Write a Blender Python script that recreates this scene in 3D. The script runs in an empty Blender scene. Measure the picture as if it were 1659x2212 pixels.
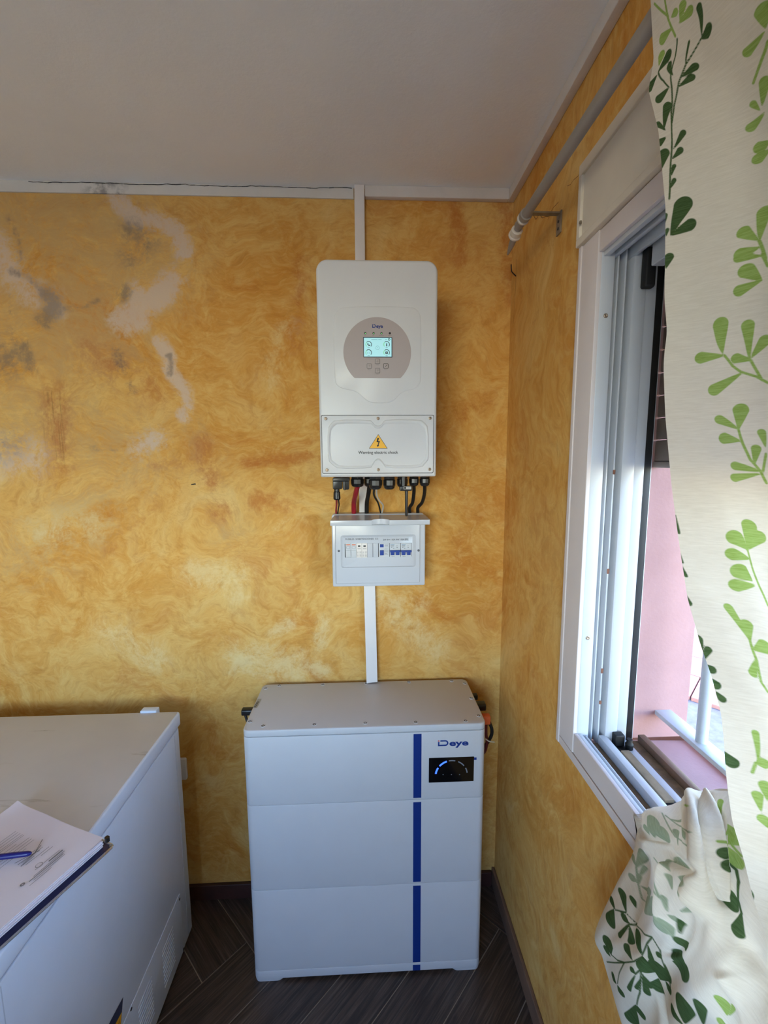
import bpy, bmesh, math, random
import numpy as np
from mathutils import Matrix, Vector
random.seed(7); rng = np.random.default_rng(7)
SC = bpy.context.scene
COL = SC.collection

# ------------------------------------------------------------------ camera
F = 912.0; CX, CY = 829.5, 1106.0           # focal length and centre for a 1659 x 2212 frame
CAM = np.array([0.0, 0.0, 1.70])
_Y = np.array([790 - CX, 995 - CY, F]); _Y /= np.linalg.norm(_Y)
_Z = np.array([872 - CX, 8600 - CY, F]); _Z -= _Y * (_Z @ _Y); _Z /= -np.linalg.norm(_Z)
RW = np.stack([np.cross(_Y, _Z), _Y, _Z], 1)
cd = bpy.data.cameras.new('camera'); cam = bpy.data.objects.new('camera', cd); COL.objects.link(cam)
cd.sensor_fit = 'HORIZONTAL'; cd.sensor_width = 36; cd.lens = 36 * F / 1659; cd.clip_start = 0.01
_r, _d, _f = RW[0], RW[1], RW[2]
cam.matrix_world = Matrix(((_r[0], -_d[0], -_f[0], CAM[0]), (_r[1], -_d[1], -_f[1], CAM[1]),
                           (_r[2], -_d[2], -_f[2], CAM[2]), (0, 0, 0, 1)))
SC.camera = cam
# points measured in the photograph, carried onto a known plane of the room
def _ray(u, v): return RW.T @ np.array([(u - CX) / F, (v - CY) / F, 1.0])
def aty(u, v, y): d = _ray(u, v); return CAM + d * (y / d[1])
def atx(u, v, x): d = _ray(u, v); return CAM + d * (x / d[0])
def atz(u, v, z): d = _ray(u, v); return CAM + d * ((z - CAM[2]) / d[2])
def xz(u, v, y): p = aty(u, v, y); return (p[0], p[2])

# ------------------------------------------------------------------ light
SC.view_settings.view_transform = 'Standard'; SC.view_settings.look = 'None'
SC.view_settings.gamma = 1.0; SC.view_settings.use_curve_mapping = False
SC.view_settings.exposure = 0.86
world = bpy.data.worlds.new('sky'); SC.world = world; world.use_nodes = True
nt = world.node_tree; nt.nodes.clear()
sky = nt.nodes.new('ShaderNodeTexSky'); sky.sky_type = 'NISHITA'; sky.sun_disc = False
sky.sun_elevation = math.radians(48); sky.sun_rotation = math.radians(250); sky.altitude = 200
sky.air_density = 1.0; sky.dust_density = 0.2; sky.ozone_density = 3.0
bg = nt.nodes.new('ShaderNodeBackground'); bg.inputs['Strength'].default_value = 1.7
wo = nt.nodes.new('ShaderNodeOutputWorld')
nt.links.new(sky.outputs[0], bg.inputs['Color']); nt.links.new(bg.outputs[0], wo.inputs['Surface'])
sl = bpy.data.lights.new('sun', 'SUN'); sl.energy = 3.2; sl.angle = math.radians(0.6); sl.color = (1, 0.95, 0.86)
so = bpy.data.objects.new('sun', sl); COL.objects.link(so)
so.rotation_euler = Vector((0.0, -0.60, -0.78)).to_track_quat('-Z', 'Y').to_euler()
def portal(name, loc, direction, sx, sy):
    l = bpy.data.lights.new(name, 'AREA'); l.shape = 'RECTANGLE'; l.size = sx; l.size_y = sy
    l.cycles.is_portal = True
    o = bpy.data.objects.new(name, l); COL.objects.link(o); o.location = loc
    o.rotation_euler = Vector(direction).to_track_quat('-Z', 'Z').to_euler()
portal('window_portal', (0.80, -0.07, 1.36), (-1, 0, 0), 2.06, 0.76)
portal('rear_window_portal', (-1.15, -2.46, 1.65), (0, 1, 0), 1.5, 1.3)
SC.cycles.max_bounces = 10; SC.cycles.diffuse_bounces = 6; SC.cycles.transmission_bounces = 6
SC.cycles.sample_clamp_indirect = 6.0

# ------------------------------------------------------------------ helpers
def lin(c):
    return tuple(((x / 255) / 12.92 if x / 255 <= 0.04045 else ((x / 255 + 0.055) / 1.055) ** 2.4) for x in c) + (1.0,)

class NT:
    def __init__(s, name):
        s.m = bpy.data.materials.new(name); s.m.use_nodes = True; s.t = s.m.node_tree; s.n = s.t.nodes
        s.b = s.n['Principled BSDF']
    def node(s, typ, **kw):
        n = s.n.new(typ)
        for k, v in kw.items(): setattr(n, k, v)
        return n
    def link(s, a, b): s.t.links.new(a, b)
    def noise(s, vec, scale, detail=3, rough=0.5, dist=0.0):
        n = s.node('ShaderNodeTexNoise'); n.inputs['Scale'].default_value = scale; n.inputs['Detail'].default_value = detail
        n.inputs['Roughness'].default_value = rough; n.inputs['Distortion'].default_value = dist
        if vec is not None: s.link(vec, n.inputs['Vector'])
        return n
    def coords(s, kind='Object'): return s.node('ShaderNodeTexCoord').outputs[kind]
    def mapping(s, vec, scale=(1, 1, 1), rot=(0, 0, 0), loc=(0, 0, 0)):
        n = s.node('ShaderNodeMapping'); s.link(vec, n.inputs['Vector'])
        n.inputs['Scale'].default_value = scale; n.inputs['Rotation'].default_value = rot; n.inputs['Location'].default_value = loc
        return n.outputs[0]
    def ramp(s, fac, stops):
        n = s.node('ShaderNodeValToRGB'); s.link(fac, n.inputs[0]); e = n.color_ramp.elements
        while len(e) < len(stops): e.new(0.5)
        for i, (p, c) in enumerate(stops): e[i].position = p; e[i].color = c
        return n.outputs[0]
    def math(s, op, a, b=None, c=None, clamp=False):
        n = s.node('ShaderNodeMath', operation=op, use_clamp=clamp)
        for i, x in enumerate((a, b, c)):
            if x is None: continue
            if isinstance(x, (int, float)): n.inputs[i].default_value = x
            else: s.link(x, n.inputs[i])
        return n.outputs[0]
    def maprange(s, x, a, b, c=0.0, d=1.0, smooth=False):
        n = s.node('ShaderNodeMapRange'); n.clamp = True
        if smooth: n.interpolation_type = 'SMOOTHSTEP'
        s.link(x, n.inputs[0])
        for i, v in enumerate((a, b, c, d)): n.inputs[i + 1].default_value = v
        return n.outputs[0]
    def mix(s, fac, a, b, blend='MIX'):
        n = s.node('ShaderNodeMix', data_type='RGBA', blend_type=blend)
        for sock, x in ((n.inputs[0], fac), (n.inputs[6], a), (n.inputs[7], b)):
            if isinstance(x, (int, float)): sock.default_value = x
            elif isinstance(x, tuple): sock.default_value = x
            else: s.link(x, sock)
        return n.outputs[2]
    def attr(s, name): n = s.node('ShaderNodeAttribute'); n.attribute_name = name; return n.outputs['Fac']
    def vadd(s, a, b): n = s.node('ShaderNodeVectorMath', operation='ADD'); s.link(a, n.inputs[0]); s.link(b, n.inputs[1]); return n.outputs[0]
    def vscale(s, a, k): n = s.node('ShaderNodeVectorMath', operation='SCALE'); s.link(a, n.inputs[0]); n.inputs['Scale'].default_value = k; return n.outputs[0]
    def bump(s, h, strength=0.2, dist=0.002):
        n = s.node('ShaderNodeBump'); n.inputs['Strength'].default_value = strength; n.inputs['Distance'].default_value = dist
        s.link(h, n.inputs['Height']); s.link(n.outputs[0], s.b.inputs['Normal'])
    def color(s, c): s.link(c, s.b.inputs['Base Color'])
    def set(s, **kw):
        for k, v in kw.items(): s.b.inputs[k.replace('_', ' ')].default_value = v

def pbr(name, rgb, rough=0.5, metal=0.0, var=0.06, scale=12.0, bump=0.0, bscale=300.0, spec=0.5):
    n = NT(name); c = lin(rgb); co = n.coords()
    nz = n.noise(co, scale, 4)
    a = tuple(max(0, x * (1 - var)) for x in c[:3]) + (1,); b = tuple(min(1, x * (1 + var)) for x in c[:3]) + (1,)
    n.color(n.ramp(nz.outputs[0], [(0.3, a), (0.7, b)]))
    n.set(Roughness=rough, Metallic=metal); n.b.inputs['Specular IOR Level'].default_value = spec
    if bump: n.bump(n.noise(co, bscale, 2).outputs[0], bump, 0.0006)
    return n.m
def emis(name, rgb, strength):
    n = NT(name); n.color(n.ramp(n.noise(n.coords(), 40).outputs[0], [(0, lin(rgb)), (1, lin(rgb))]))
    n.b.inputs['Emission Color'].default_value = lin(rgb); n.b.inputs['Emission Strength'].default_value = strength; n.set(Roughness=0.4)
    return n.m

class MB:
    """collects geometry in room coordinates"""
    def __init__(s): s.v = []; s.f = []; s.mi = []; s.cur = 0
    def mat(s, i): s.cur = i; return s
    def add(s, vs, fs):
        o = len(s.v); s.v += [tuple(map(float, p)) for p in vs]
        for f in fs: s.f.append([i + o for i in f]); s.mi.append(s.cur)
        return s
    def box(s, x0, x1, y0, y1, z0, z1):
        x0, x1 = min(x0, x1), max(x0, x1); y0, y1 = min(y0, y1), max(y0, y1); z0, z1 = min(z0, z1), max(z0, z1)
        return s.add([(x0, y0, z0), (x1, y0, z0), (x1, y1, z0), (x0, y1, z0), (x0, y0, z1), (x1, y0, z1), (x1, y1, z1), (x0, y1, z1)],
                     [(0, 3, 2, 1), (4, 5, 6, 7), (0, 1, 5, 4), (1, 2, 6, 5), (2, 3, 7, 6), (3, 0, 4, 7)])
    def loft(s, rings, cap0=True, cap1=True):
        n = len(rings[0]); vs = [p for r in rings for p in r]; fs = []
        for k in range(len(rings) - 1):
            for i in range(n):
                j = (i + 1) % n; fs.append((k * n + i, k * n + j, (k + 1) * n + j, (k + 1) * n + i))
        if cap0: fs.append(tuple(range(n - 1, -1, -1)))
        if cap1: fs.append(tuple(range((len(rings) - 1) * n, len(rings) * n)))
        return s.add(vs, fs)
    def prism(s, poly, a0, a1, axis='y'):
        """poly in the plane across the axis, extruded from a0 to a1"""
        e = {'y': lambda p, a: (p[0], a, p[1]), 'x': lambda p, a: (a, p[0], p[1]), 'z': lambda p, a: (p[0], p[1], a)}[axis]
        return s.loft([[e(p, a0) for p in poly], [e(p, a1) for p in poly]])
    def rbox(s, a0, a1, b0, b1, c0, c1, r=0.01, bev=0.003, axis='y', n=5, both=True, rt=None):
        """box with rounded profile across `axis` (a,b = profile, c = along axis) and bevelled ends"""
        e = {'y': lambda p, a: (p[0], a, p[1]), 'x': lambda p, a: (a, p[0], p[1]), 'z': lambda p, a: (p[0], p[1], a)}[axis]
        rings = []
        def ring(ins, c): return [e(p, c) for p in rrect(a0 + ins, a1 - ins, b0 + ins, b1 - ins, max(r - ins, 0.0004), n, None if rt is None else max(rt - ins, 0.0004))]
        sg = 1 if c1 > c0 else -1
        for k in range(4):
            t = k / 3 * math.pi / 2; rings.append(ring(bev * (1 - math.sin(t)), c0 + sg * bev * (1 - math.cos(t))))
        if both:
            for k in range(3, -1, -1):
                t = k / 3 * math.pi / 2; rings.append(ring(bev * (1 - math.sin(t)), c1 - sg * bev * (1 - math.cos(t))))
        else: rings.append(ring(0, c1))
        return s.loft(rings)
    def tube(s, pts, r, n=10, caps=True):
        pts = [np.array(p, float) for p in pts]; rs = r if isinstance(r, (list, tuple)) else [r] * len(pts)
        rings = []; up = None
        for i, p in enumerate(pts):
            t = pts[min(i + 1, len(pts) - 1)] - pts[max(i - 1, 0)]; t /= np.linalg.norm(t) + 1e-12
            if up is None: up = np.array([0, 0, 1.0]) if abs(t[2]) < 0.9 else np.array([1.0, 0, 0])
            a = np.cross(t, up); a /= np.linalg.norm(a); b = np.cross(a, t); up = b
            rings.append([p + rs[i] * (math.cos(q) * a + math.sin(q) * b) for q in (2 * math.pi * k / n for k in range(n))])
        return s.loft(rings, caps, caps)
    def lathe(s, c, axis, prof, n=20):
        c = np.array(c, float); ax = np.array(axis, float); ax /= np.linalg.norm(ax)
        h = np.array([0, 0, 1.0]) if abs(ax[2]) < 0.9 else np.array([1.0, 0, 0])
        a = np.cross(ax, h); a /= np.linalg.norm(a); b = np.cross(ax, a)
        return s.loft([[c + ax * d + r * (math.cos(q) * a + math.sin(q) * b) for q in (2 * math.pi * k / n for k in range(n))] for d, r in prof])
    def strip(s, pts, w, nrm, off=0.0):
        """flat printed line along pts, w wide, in the plane with normal nrm"""
        pts = [np.array(p, float) for p in pts]; nrm = np.array(nrm, float); vs = []
        for i, p in enumerate(pts):
            t = pts[min(i + 1, len(pts) - 1)] - pts[max(i - 1, 0)]; sd = np.cross(nrm, t); sd /= np.linalg.norm(sd) + 1e-12
            vs += [p + sd * w / 2 + nrm * off, p - sd * w / 2 + nrm * off]
        return s.add(vs, [(2 * i, 2 * i + 1, 2 * i + 3, 2 * i + 2) for i in range(len(pts) - 1)])

def rrect(x0, x1, z0, z1, r, n=5, rt=None):
    out = []
    for cx, cz, a0, rr in ((x1, z0, -90, r), (x1, z1, 0, r if rt is None else rt), (x0, z1, 90, r if rt is None else rt), (x0, z0, 180, r)):
        ox = cx - rr if cx == x1 else cx + rr; oz = cz - rr if cz == z1 else cz + rr
        for k in range(n + 1):
            a = math.radians(a0 + 90 * k / n); out.append((ox + rr * math.cos(a), oz + rr * math.sin(a)))
    return out

def finish(me, smooth=True, angle=40):
    me.validate(); bm = bmesh.new(); bm.from_mesh(me); bmesh.ops.recalc_face_normals(bm, faces=bm.faces); bm.to_mesh(me); bm.free()
    if smooth:
        me.shade_smooth(); me.set_sharp_from_angle(angle=math.radians(angle))

def woff(parent):
    o = Vector((0, 0, 0))
    while parent is not None: o += parent.location; parent = parent.parent
    return o
def obj(name, mb, mats, parent=None, smooth=True, label=None, fix=True, angle=40):
    """links ONE mesh object; geometry is given in room coordinates"""
    o = woff(parent); me = bpy.data.meshes.new(name)
    me.from_pydata([(p[0] - o.x, p[1] - o.y, p[2] - o.z) for p in mb.v], [], mb.f)
    mats = mats if isinstance(mats, (list, tuple)) else [mats]
    for m in mats: me.materials.append(m)
    me.polygons.foreach_set('material_index', mb.mi)
    if fix: finish(me, smooth, angle)
    elif smooth: me.shade_smooth()
    ob = bpy.data.objects.new(name, me); COL.objects.link(ob); ob.parent = parent
    if label: ob['label'] = label
    return ob
def inst(src, loc, parent=None, rot=None):
    """copy of a part (shared mesh), placed at a room coordinate"""
    c = src.copy(); COL.objects.link(c); c.parent = parent; c.location = Vector(loc) - woff(parent)
    if rot is not None: c.rotation_euler = rot
    return c
def proto(name, mb, mats, loc, parent, smooth=True):
    """a part built around its own origin, then placed at loc"""
    me = bpy.data.meshes.new(name); me.from_pydata(mb.v, [], mb.f)
    for m in (mats if isinstance(mats, (list, tuple)) else [mats]): me.materials.append(m)
    me.polygons.foreach_set('material_index', mb.mi); finish(me, smooth)
    ob = bpy.data.objects.new(name, me); COL.objects.link(ob); ob.parent = parent; ob.location = Vector(loc) - woff(parent)
    return ob
def thing(name, label, cat, loc, group=None):
    o = bpy.data.objects.new(name, None); COL.objects.link(o); o.location = loc; o.empty_display_size = 0.05
    o['label'] = label; o['category'] = cat
    if group: o['group'] = group
    return o
def tag(o, label, cat, kind=None, group=None):
    o['label'] = label; o['category'] = cat
    if kind: o['kind'] = kind
    if group: o['group'] = group
    return o
def text2d(body, size, bold=0.0, space=1.0):
    cu = bpy.data.curves.new('t', 'FONT'); cu.body = body; cu.size = size; cu.offset = bold * size; cu.space_character = space; cu.resolution_u = 4
    o = bpy.data.objects.new('t', cu); COL.objects.link(o)
    dg = bpy.context.evaluated_depsgraph_get(); me = bpy.data.meshes.new_from_object(o.evaluated_get(dg))
    vs = [tuple(v.co) for v in me.vertices]; fs = [tuple(p.vertices) for p in me.polygons]
    bpy.data.objects.remove(o); bpy.data.curves.remove(cu); bpy.data.meshes.remove(me)
    return vs, fs
def text_on_y(mb, body, x0, x1, z0, h, y, bold=0.0):
    """lettering on a surface facing the room (-Y), fitted between x0 and x1, h = cap height"""
    vs, fs = text2d(body, 1.0, bold)
    xs = [p[0] for p in vs]; a, b = min(xs), max(xs); k = (x1 - x0) / (b - a); hz = h / 0.70
    return mb.add([(x0 + (p[0] - a) * k, y, z0 + p[1] * hz) for p in vs], fs)

# ------------------------------------------------------------------ materials
def ochre_wall(name, streak=False):
    n = NT(name); co = n.coords()
    w1 = n.noise(co, 1.7, 2); w2 = n.noise(co, 4.5, 3)
    warp = n.vadd(co, n.vscale(w1.outputs['Color'], 0.35)); warp2 = n.vadd(warp, n.vscale(w2.outputs['Color'], 0.22))
    base = n.noise(warp, 1.9, 4, 0.5, 0.3).outputs[0]
    patch = n.noise(warp2, 4.2, 4, 0.55, 0.8).outputs[0]
    stroke = n.noise(warp2, 10.0, 6, 0.62, 1.6).outputs[0]
    fil = n.noise(n.mapping(warp2, (34, 34, 80) if not streak else (30, 55, 14)), 1.0, 4, 0.65, 0.9).outputs[0]
    fine = n.noise(co, 190, 3, 0.7).outputs[0]
    c = n.ramp(base, [(0.30, lin((196, 132, 48))), (0.46, lin((206, 152, 74))), (0.58, lin((212, 168, 96))), (0.74, lin((206, 172, 108)))])
    deep = n.ramp(patch, [(0.30, lin((186, 110, 34))), (0.44, lin((206, 148, 66))), (0.58, lin((214, 166, 90))), (0.72, lin((226, 196, 132)))])
    c = n.mix(0.50, c, deep)
    c = n.mix(n.maprange(stroke, 0.50, 0.68, 0, 0.38), c, lin((228, 194, 122)))
    c = n.mix(n.maprange(stroke, 0.46, 0.30, 0, 0.34), c, lin((168, 104, 34)))
    c = n.mix(n.maprange(fil, 0.50, 0.68, 0, 0.20), c, lin((232, 202, 134)))
    c = n.mix(n.maprange(fil, 0.48, 0.30, 0, 0.22), c, lin((150, 96, 36)))
    c = n.mix(n.maprange(fine, 0.58, 0.80, 0, 0.22), c, lin((120, 84, 40)))
    st = n.noise(warp2, 14, 5, 0.7).outputs[0]; st2 = n.noise(co, 70, 5, 0.75).outputs[0]
    jit = n.math('ADD', n.math('MULTIPLY', n.math('SUBTRACT', st, 0.5), 2.0), n.math('MULTIPLY', n.math('SUBTRACT', st2, 0.5), 1.3))
    def mask(a, k=0.6):
        at = n.attr(a); return n.math('MULTIPLY', n.maprange(n.math('ADD', at, n.math('MULTIPLY', jit, n.maprange(at, 0.02, 0.45))), 0.12, 0.95, 0, 1, True), k)
    c = n.mix(mask('tan', 0.75), c, lin((192, 158, 106)))
    c = n.mix(mask('rust', 0.55), c, lin((170, 88, 26)))
    c = n.mix(mask('cream', 0.6), c, lin((226, 204, 150)))
    c = n.mix(mask('white', 0.78), c, lin((206, 186, 168)))
    c = n.mix(mask('grey', 0.62), c, lin((112, 100, 92)))
    dr = n.noise(n.mapping(co, (150, 1, 3.0)), 1.0, 3, 0.6).outputs[0]
    c = n.mix(n.math('MULTIPLY', n.attr('drip'), n.maprange(dr, 0.52, 0.62, 0, 0.75)), c, lin((84, 62, 36)))
    n.color(c); n.set(Roughness=0.85)
    n.b.inputs['Specular IOR Level'].default_value = 0.25
    h = n.math('ADD', n.math('MULTIPLY', fil, 0.7), n.math('MULTIPLY', n.noise(co, 90, 4, 0.6).outputs[0], 0.5))
    n.bump(h, 0.35, 0.003)
    return n.m
M = {}
M['ochre'] = ochre_wall('ochre_rag_painted_plaster'); M['ochre_side'] = ochre_wall('ochre_rag_painted_plaster_side', True)
def plaster(name, rgb, rgb2, sc=3.0):
    n = NT(name); co = n.coords(); nz = n.noise(co, sc, 5, 0.6, 0.4).outputs[0]
    n.color(n.ramp(nz, [(0.3, lin(rgb)), (0.7, lin(rgb2))])); n.set(Roughness=0.9)
    n.bump(n.noise(co, 120, 4, 0.6).outputs[0], 0.25, 0.002); return n.m
M['ceiling'] = plaster('ceiling_paint', (234, 235, 235), (240, 241, 241))
M['cornice'] = plaster('cornice_paint', (204, 196, 188), (214, 206, 198), 8)
M['pink'] = plaster('pink_render', (166, 126, 122), (176, 136, 132), 6)
M['room'] = plaster('room_paint', (226, 224, 220), (234, 232, 228))
M['white'] = pbr('white_powder_coat', (210, 209, 208), 0.38, var=0.015, bump=0.05, bscale=900)
M['batt'] = pbr('battery_powder_coat', (196, 195, 196), 0.45, var=0.015, bump=0.08, bscale=900)
M['abs'] = pbr('white_abs_plastic', (192, 194, 199), 0.22, var=0.01)
M['trunk'] = pbr('white_pvc_trunking', (224, 218, 214), 0.45, var=0.03)
M['bezel'] = pbr('mauve_grey_membrane', (172, 160, 156), 0.42, var=0.02)
M['black'] = pbr('black_plastic', (22, 22, 24), 0.32, var=0.1)
M['blackmatt'] = pbr('black_rubber', (18, 17, 17), 0.6, var=0.1)
M['blue'] = pbr('deep_blue_print', (6, 44, 116), 0.4, var=0.03)
M['logo'] = pbr('logo_blue_print', (14, 50, 124), 0.4, var=0.02)
M['red'] = pbr('red_print', (208, 60, 64), 0.4, var=0.02)
M['ink'] = pbr('black_print', (30, 30, 32), 0.6, var=0.03)
M['greyink'] = pbr('grey_print', (118, 114, 114), 0.6, var=0.03)
M['yellow'] = pbr('warning_yellow', (240, 178, 36), 0.4, var=0.03)
M['gloss'] = pbr('black_gloss_display', (8, 8, 10), 0.12, var=0.02)
M['screw'] = pbr('zinc_screw', (168, 150, 132), 0.35, 0.7, var=0.15)
M['darkscrew'] = pbr('dark_screw', (52, 50, 54), 0.4, 0.5)
M['redcable'] = pbr('red_cable_sheath', (158, 28, 42), 0.45)
M['whitewire'] = pbr('white_wire', (206, 200, 190), 0.5)
M['freezer'] = pbr('white_enamel_sky_tint', (214, 224, 240), 0.3, var=0.015)  # white enamel tinted blue for the window's skylight; lid skin stays neutral
M['lidtop'] = pbr('worn_white_lid', (204, 198, 188), 0.5, var=0.05, scale=5)
M['gasket'] = pbr('grey_gasket', (128, 136, 150), 0.6)
M['seam'] = pbr('pale_seam', (186, 196, 212), 0.5)
M['alu'] = pbr('white_lacquered_aluminium', (196, 199, 204), 0.35, var=0.02)
M['arch'] = pbr('off_white_architrave', (214, 204, 202), 0.5, var=0.02)
M['shbox'] = pbr('cream_shutter_box', (216, 206, 190), 0.55, var=0.03)
M['slat'] = pbr('greige_shutter_slat', (150, 136, 124), 0.6, var=0.05)
M['dirt'] = pbr('dirty_brown_track', (104, 84, 64), 0.85, var=0.35, scale=60)
M['stick'] = pbr('weathered_wood_strip', (142, 122, 96), 0.8, var=0.2, scale=40)
M['rust'] = pbr('rust_hole', (120, 78, 60), 0.8, var=0.3, scale=80)
M['rail'] = pbr('pale_blue_grey_railing', (196, 204, 210), 0.5, var=0.05)
M['concrete'] = plaster('grey_concrete', (92, 86, 90), (118, 112, 116), 14)
M['tile'] = plaster('pink_paving', (154, 104, 92), (172, 122, 108), 9)
M['joint'] = plaster('red_joint', (196, 120, 104), (206, 140, 120), 9)
M['rodm'] = pbr('grey_painted_rod', (148, 140, 132), 0.45, 0.15, var=0.06)
M['rodring'] = pbr('white_plastic_ring', (206, 196, 182), 0.4)
M['bracket'] = pbr('worn_metal_bracket', (142, 132, 116), 0.5, 0.4, var=0.2, scale=60)
M['base'] = pbr('dark_red_brown_skirting', (70, 40, 34), 0.5, var=0.2)
M['base_r'] = pbr('brown_painted_skirting', (120, 92, 74), 0.6, var=0.15)
M['orange'] = pbr('orange_connector', (214, 96, 48), 0.45)
M['darkred'] = pbr('dark_red_cable', (92, 22, 24), 0.5)
M['tie'] = pbr('natural_zip_tie', (204, 190, 160), 0.4)
M['paper'] = pbr('printed_paper', (224, 214, 220), 0.8, var=0.01)
M['board'] = pbr('dark_blue_folder', (24, 28, 66), 0.4)
M['chrome'] = pbr('chrome_edge', (190, 196, 210), 0.18, 0.9)
M['pen'] = pbr('blue_pen_plastic', (20, 22, 104), 0.35)
M['modgrey'] = pbr('light_grey_module', (196, 198, 200), 0.45)
M['modcream'] = pbr('cream_module', (222, 214, 206), 0.45)
M['toggle'] = pbr('blue_toggle', (18, 58, 140), 0.4)
M['sticker'] = pbr('silver_sticker', (168, 166, 160), 0.4, 0.2)
M['screen'] = emis('lit_lcd', (150, 200, 206), 0.38)
M['ledgreen'] = emis('green_led', (120, 210, 120), 0.5)
M['ledblue'] = emis('blue_led', (50, 90, 255), 1.6)
M['ledoff'] = pbr('unlit_led', (120, 122, 128), 0.4)
def wood_floor():
    n = NT('dark_wood_look_porcelain'); co = n.coords()
    oi = n.node('ShaderNodeObjectInfo').outputs['Random']
    off = n.node('ShaderNodeCombineXYZ'); n.link(n.math('MULTIPLY', oi, 37.0), off.inputs[0]); n.link(n.math('MULTIPLY', oi, 11.0), off.inputs[1])
    p = n.vadd(co, off.outputs[0])
    g = n.noise(n.mapping(p, (2.2, 45, 1)), 1.0, 6, 0.65, 1.2).outputs[0]; g2 = n.noise(n.mapping(p, (5, 190, 1)), 1.0, 4, 0.7).outputs[0]
    big = n.noise(n.mapping(p, (2, 6, 1)), 1.0, 3).outputs[0]
    c = n.ramp(g, [(0.25, lin((34, 25, 21))), (0.45, lin((58, 45, 38))), (0.6, lin((80, 64, 54))), (0.8, lin((112, 96, 82)))])
    c = n.mix(n.maprange(g2, 0.5, 0.7, 0, 0.35), c, lin((134, 120, 106)))
    c = n.mix(n.maprange(big, 0.58, 0.75, 0, 0.4), c, lin((78, 40, 32)))
    n.color(c); n.set(Roughness=0.42); n.bump(g2, 0.15, 0.001); return n.m
M['plank'] = wood_floor(); M['crackm'] = pbr('plaster_crack', (84, 58, 28), 0.9)
M['grout'] = plaster('pale_grout', (150, 134, 118), (166, 150, 132), 30)

# ------------------------------------------------------------------ room shell
D = 1.495; XR = 0.500; ZC = 2.580; XL = -2.2; YR = -2.4
# floor: herringbone of wood-look planks over a grout bed
fl = obj('floor', MB().box(XL, XR, YR, D, -0.06, -0.0022), M['grout'])
tag(fl, 'dark brown wood-look herringbone plank floor', 'floor', 'structure')
def clip(poly, x0, x1, y0, y1):
    for ax, lim, sg in ((0, x0, 1), (0, x1, -1), (1, y0, 1), (1, y1, -1)):
        out = []
        for i in range(len(poly)):
            a, b = poly[i - 1], poly[i]; ia, ib = sg * (a[ax] - lim) >= 0, sg * (b[ax] - lim) >= 0
            if ia != ib:
                t = (lim - a[ax]) / (b[ax] - a[ax]); out.append((a[0] + t * (b[0] - a[0]), a[1] + t * (b[1] - a[1])))
            if ib: out.append(b)
        poly = out
        if not poly: return poly
    return poly
W = 0.161; NP = 5; P0 = 0.466; Q0 = 1.252; G = 0.0015; s2 = math.sqrt(0.5)
def plank(c0, r0, cw, rh):
    p0, p1 = P0 + (c0 - NP) * W + G, P0 + (c0 + cw - NP) * W - G; q0, q1 = Q0 + r0 * W + G, Q0 + (r0 + rh) * W - G
    poly = [(s2 * (p - q), s2 * (p + q)) for p, q in ((p0, q0), (p1, q0), (p1, q1), (p0, q1))]
    poly = clip(poly, XL + 0.002, XR - 0.002, YR + 0.002, D - 0.002)
    if len(poly) < 3: return
    a = sum((poly[i - 1][0] * poly[i][1] - poly[i][0] * poly[i - 1][1]) for i in range(len(poly))) / 2
    if abs(a) < 0.0008: return
    cx, cy = sum(p[0] for p in poly) / len(poly), sum(p[1] for p in poly) / len(poly)
    ang = math.radians(45 if cw > rh else 135); ca, sa = math.cos(ang), math.sin(ang)
    loc = [((x - cx) * ca + (y - cy) * sa, -(x - cx) * sa + (y - cy) * ca) for x, y in poly]
    mb = MB(); b = 0.0009
    gx = sum(p[0] for p in loc) / len(loc); gy = sum(p[1] for p in loc) / len(loc)
    ins = [(x + (gx - x) * 0.004, y + (gy - y) * 0.01) for x, y in loc]
    mb.loft([[(x, y, -0.009) for x, y in loc], [(x, y, -b) for x, y in loc], [(x, y, 0) for x, y in ins]])
    o = proto('plank', mb, M['plank'], (cx, cy, 0), fl, False); o.rotation_euler = (0, 0, ang)
for j in range(-40, 40):
    for m in range(-6, 7):
        plank(-j + 2 * NP * m, j, NP, 1)
        # vertical plank in column c, rows j..j+NP-1
        plank(-j + NP + 2 * NP * m, j, 1, NP)
# ceiling slab; unseen overhang outside the walls added to block sun and high sky
ce = obj('ceiling', MB().box(XL - 0.3, XR + 1.5, YR - 0.5, D + 2.2, ZC, ZC + 0.14), M['ceiling'], smooth=False)
tag(ce, 'off-white painted ceiling above the yellow walls', 'ceiling', 'structure')

# back wall: fine grid that carries where the damp marks and runs are
nx, nz = 217, 207; gx = np.linspace(XL, XR, nx); gz = np.linspace(0, ZC, nz)
GX, GZ = np.meshgrid(gx, gz)
def seg_dist(px, pz, pts):
    d = np.full(px.shape, 9.0)
    if len(pts) == 1: return np.hypot(px - pts[0][0], pz - pts[0][1])
    for (ax, az), (bx, bz) in zip(pts[:-1], pts[1:]):
        vx, vz = bx - ax, bz - az; t = np.clip(((px - ax) * vx + (pz - az) * vz) / (vx * vx + vz * vz + 1e-12), 0, 1)
        d = np.minimum(d, np.hypot(px - ax - t * vx, pz - az - t * vz))
    return d
PXM = 0.00166     # metres per photograph pixel on the back wall
def zm(l, ox, oy, k): return [xz(ox + a * k, oy + b * k, D) for a, b in l]
z4 = lambda l: zm(l, 0, 350, 0.3014)
att = {k: np.zeros(GX.shape) for k in ('white', 'grey', 'rust', 'cream', 'drip', 'tan')}
def stain(k, pts, wpx, amt=1.0, soft=2.1):
    r = wpx * PXM / 2; d = seg_dist(GX, GZ, pts); att[k] = np.maximum(att[k], amt * np.clip(1.0 - (d - r * 0.3) / (r * soft), 0, 1))
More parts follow.
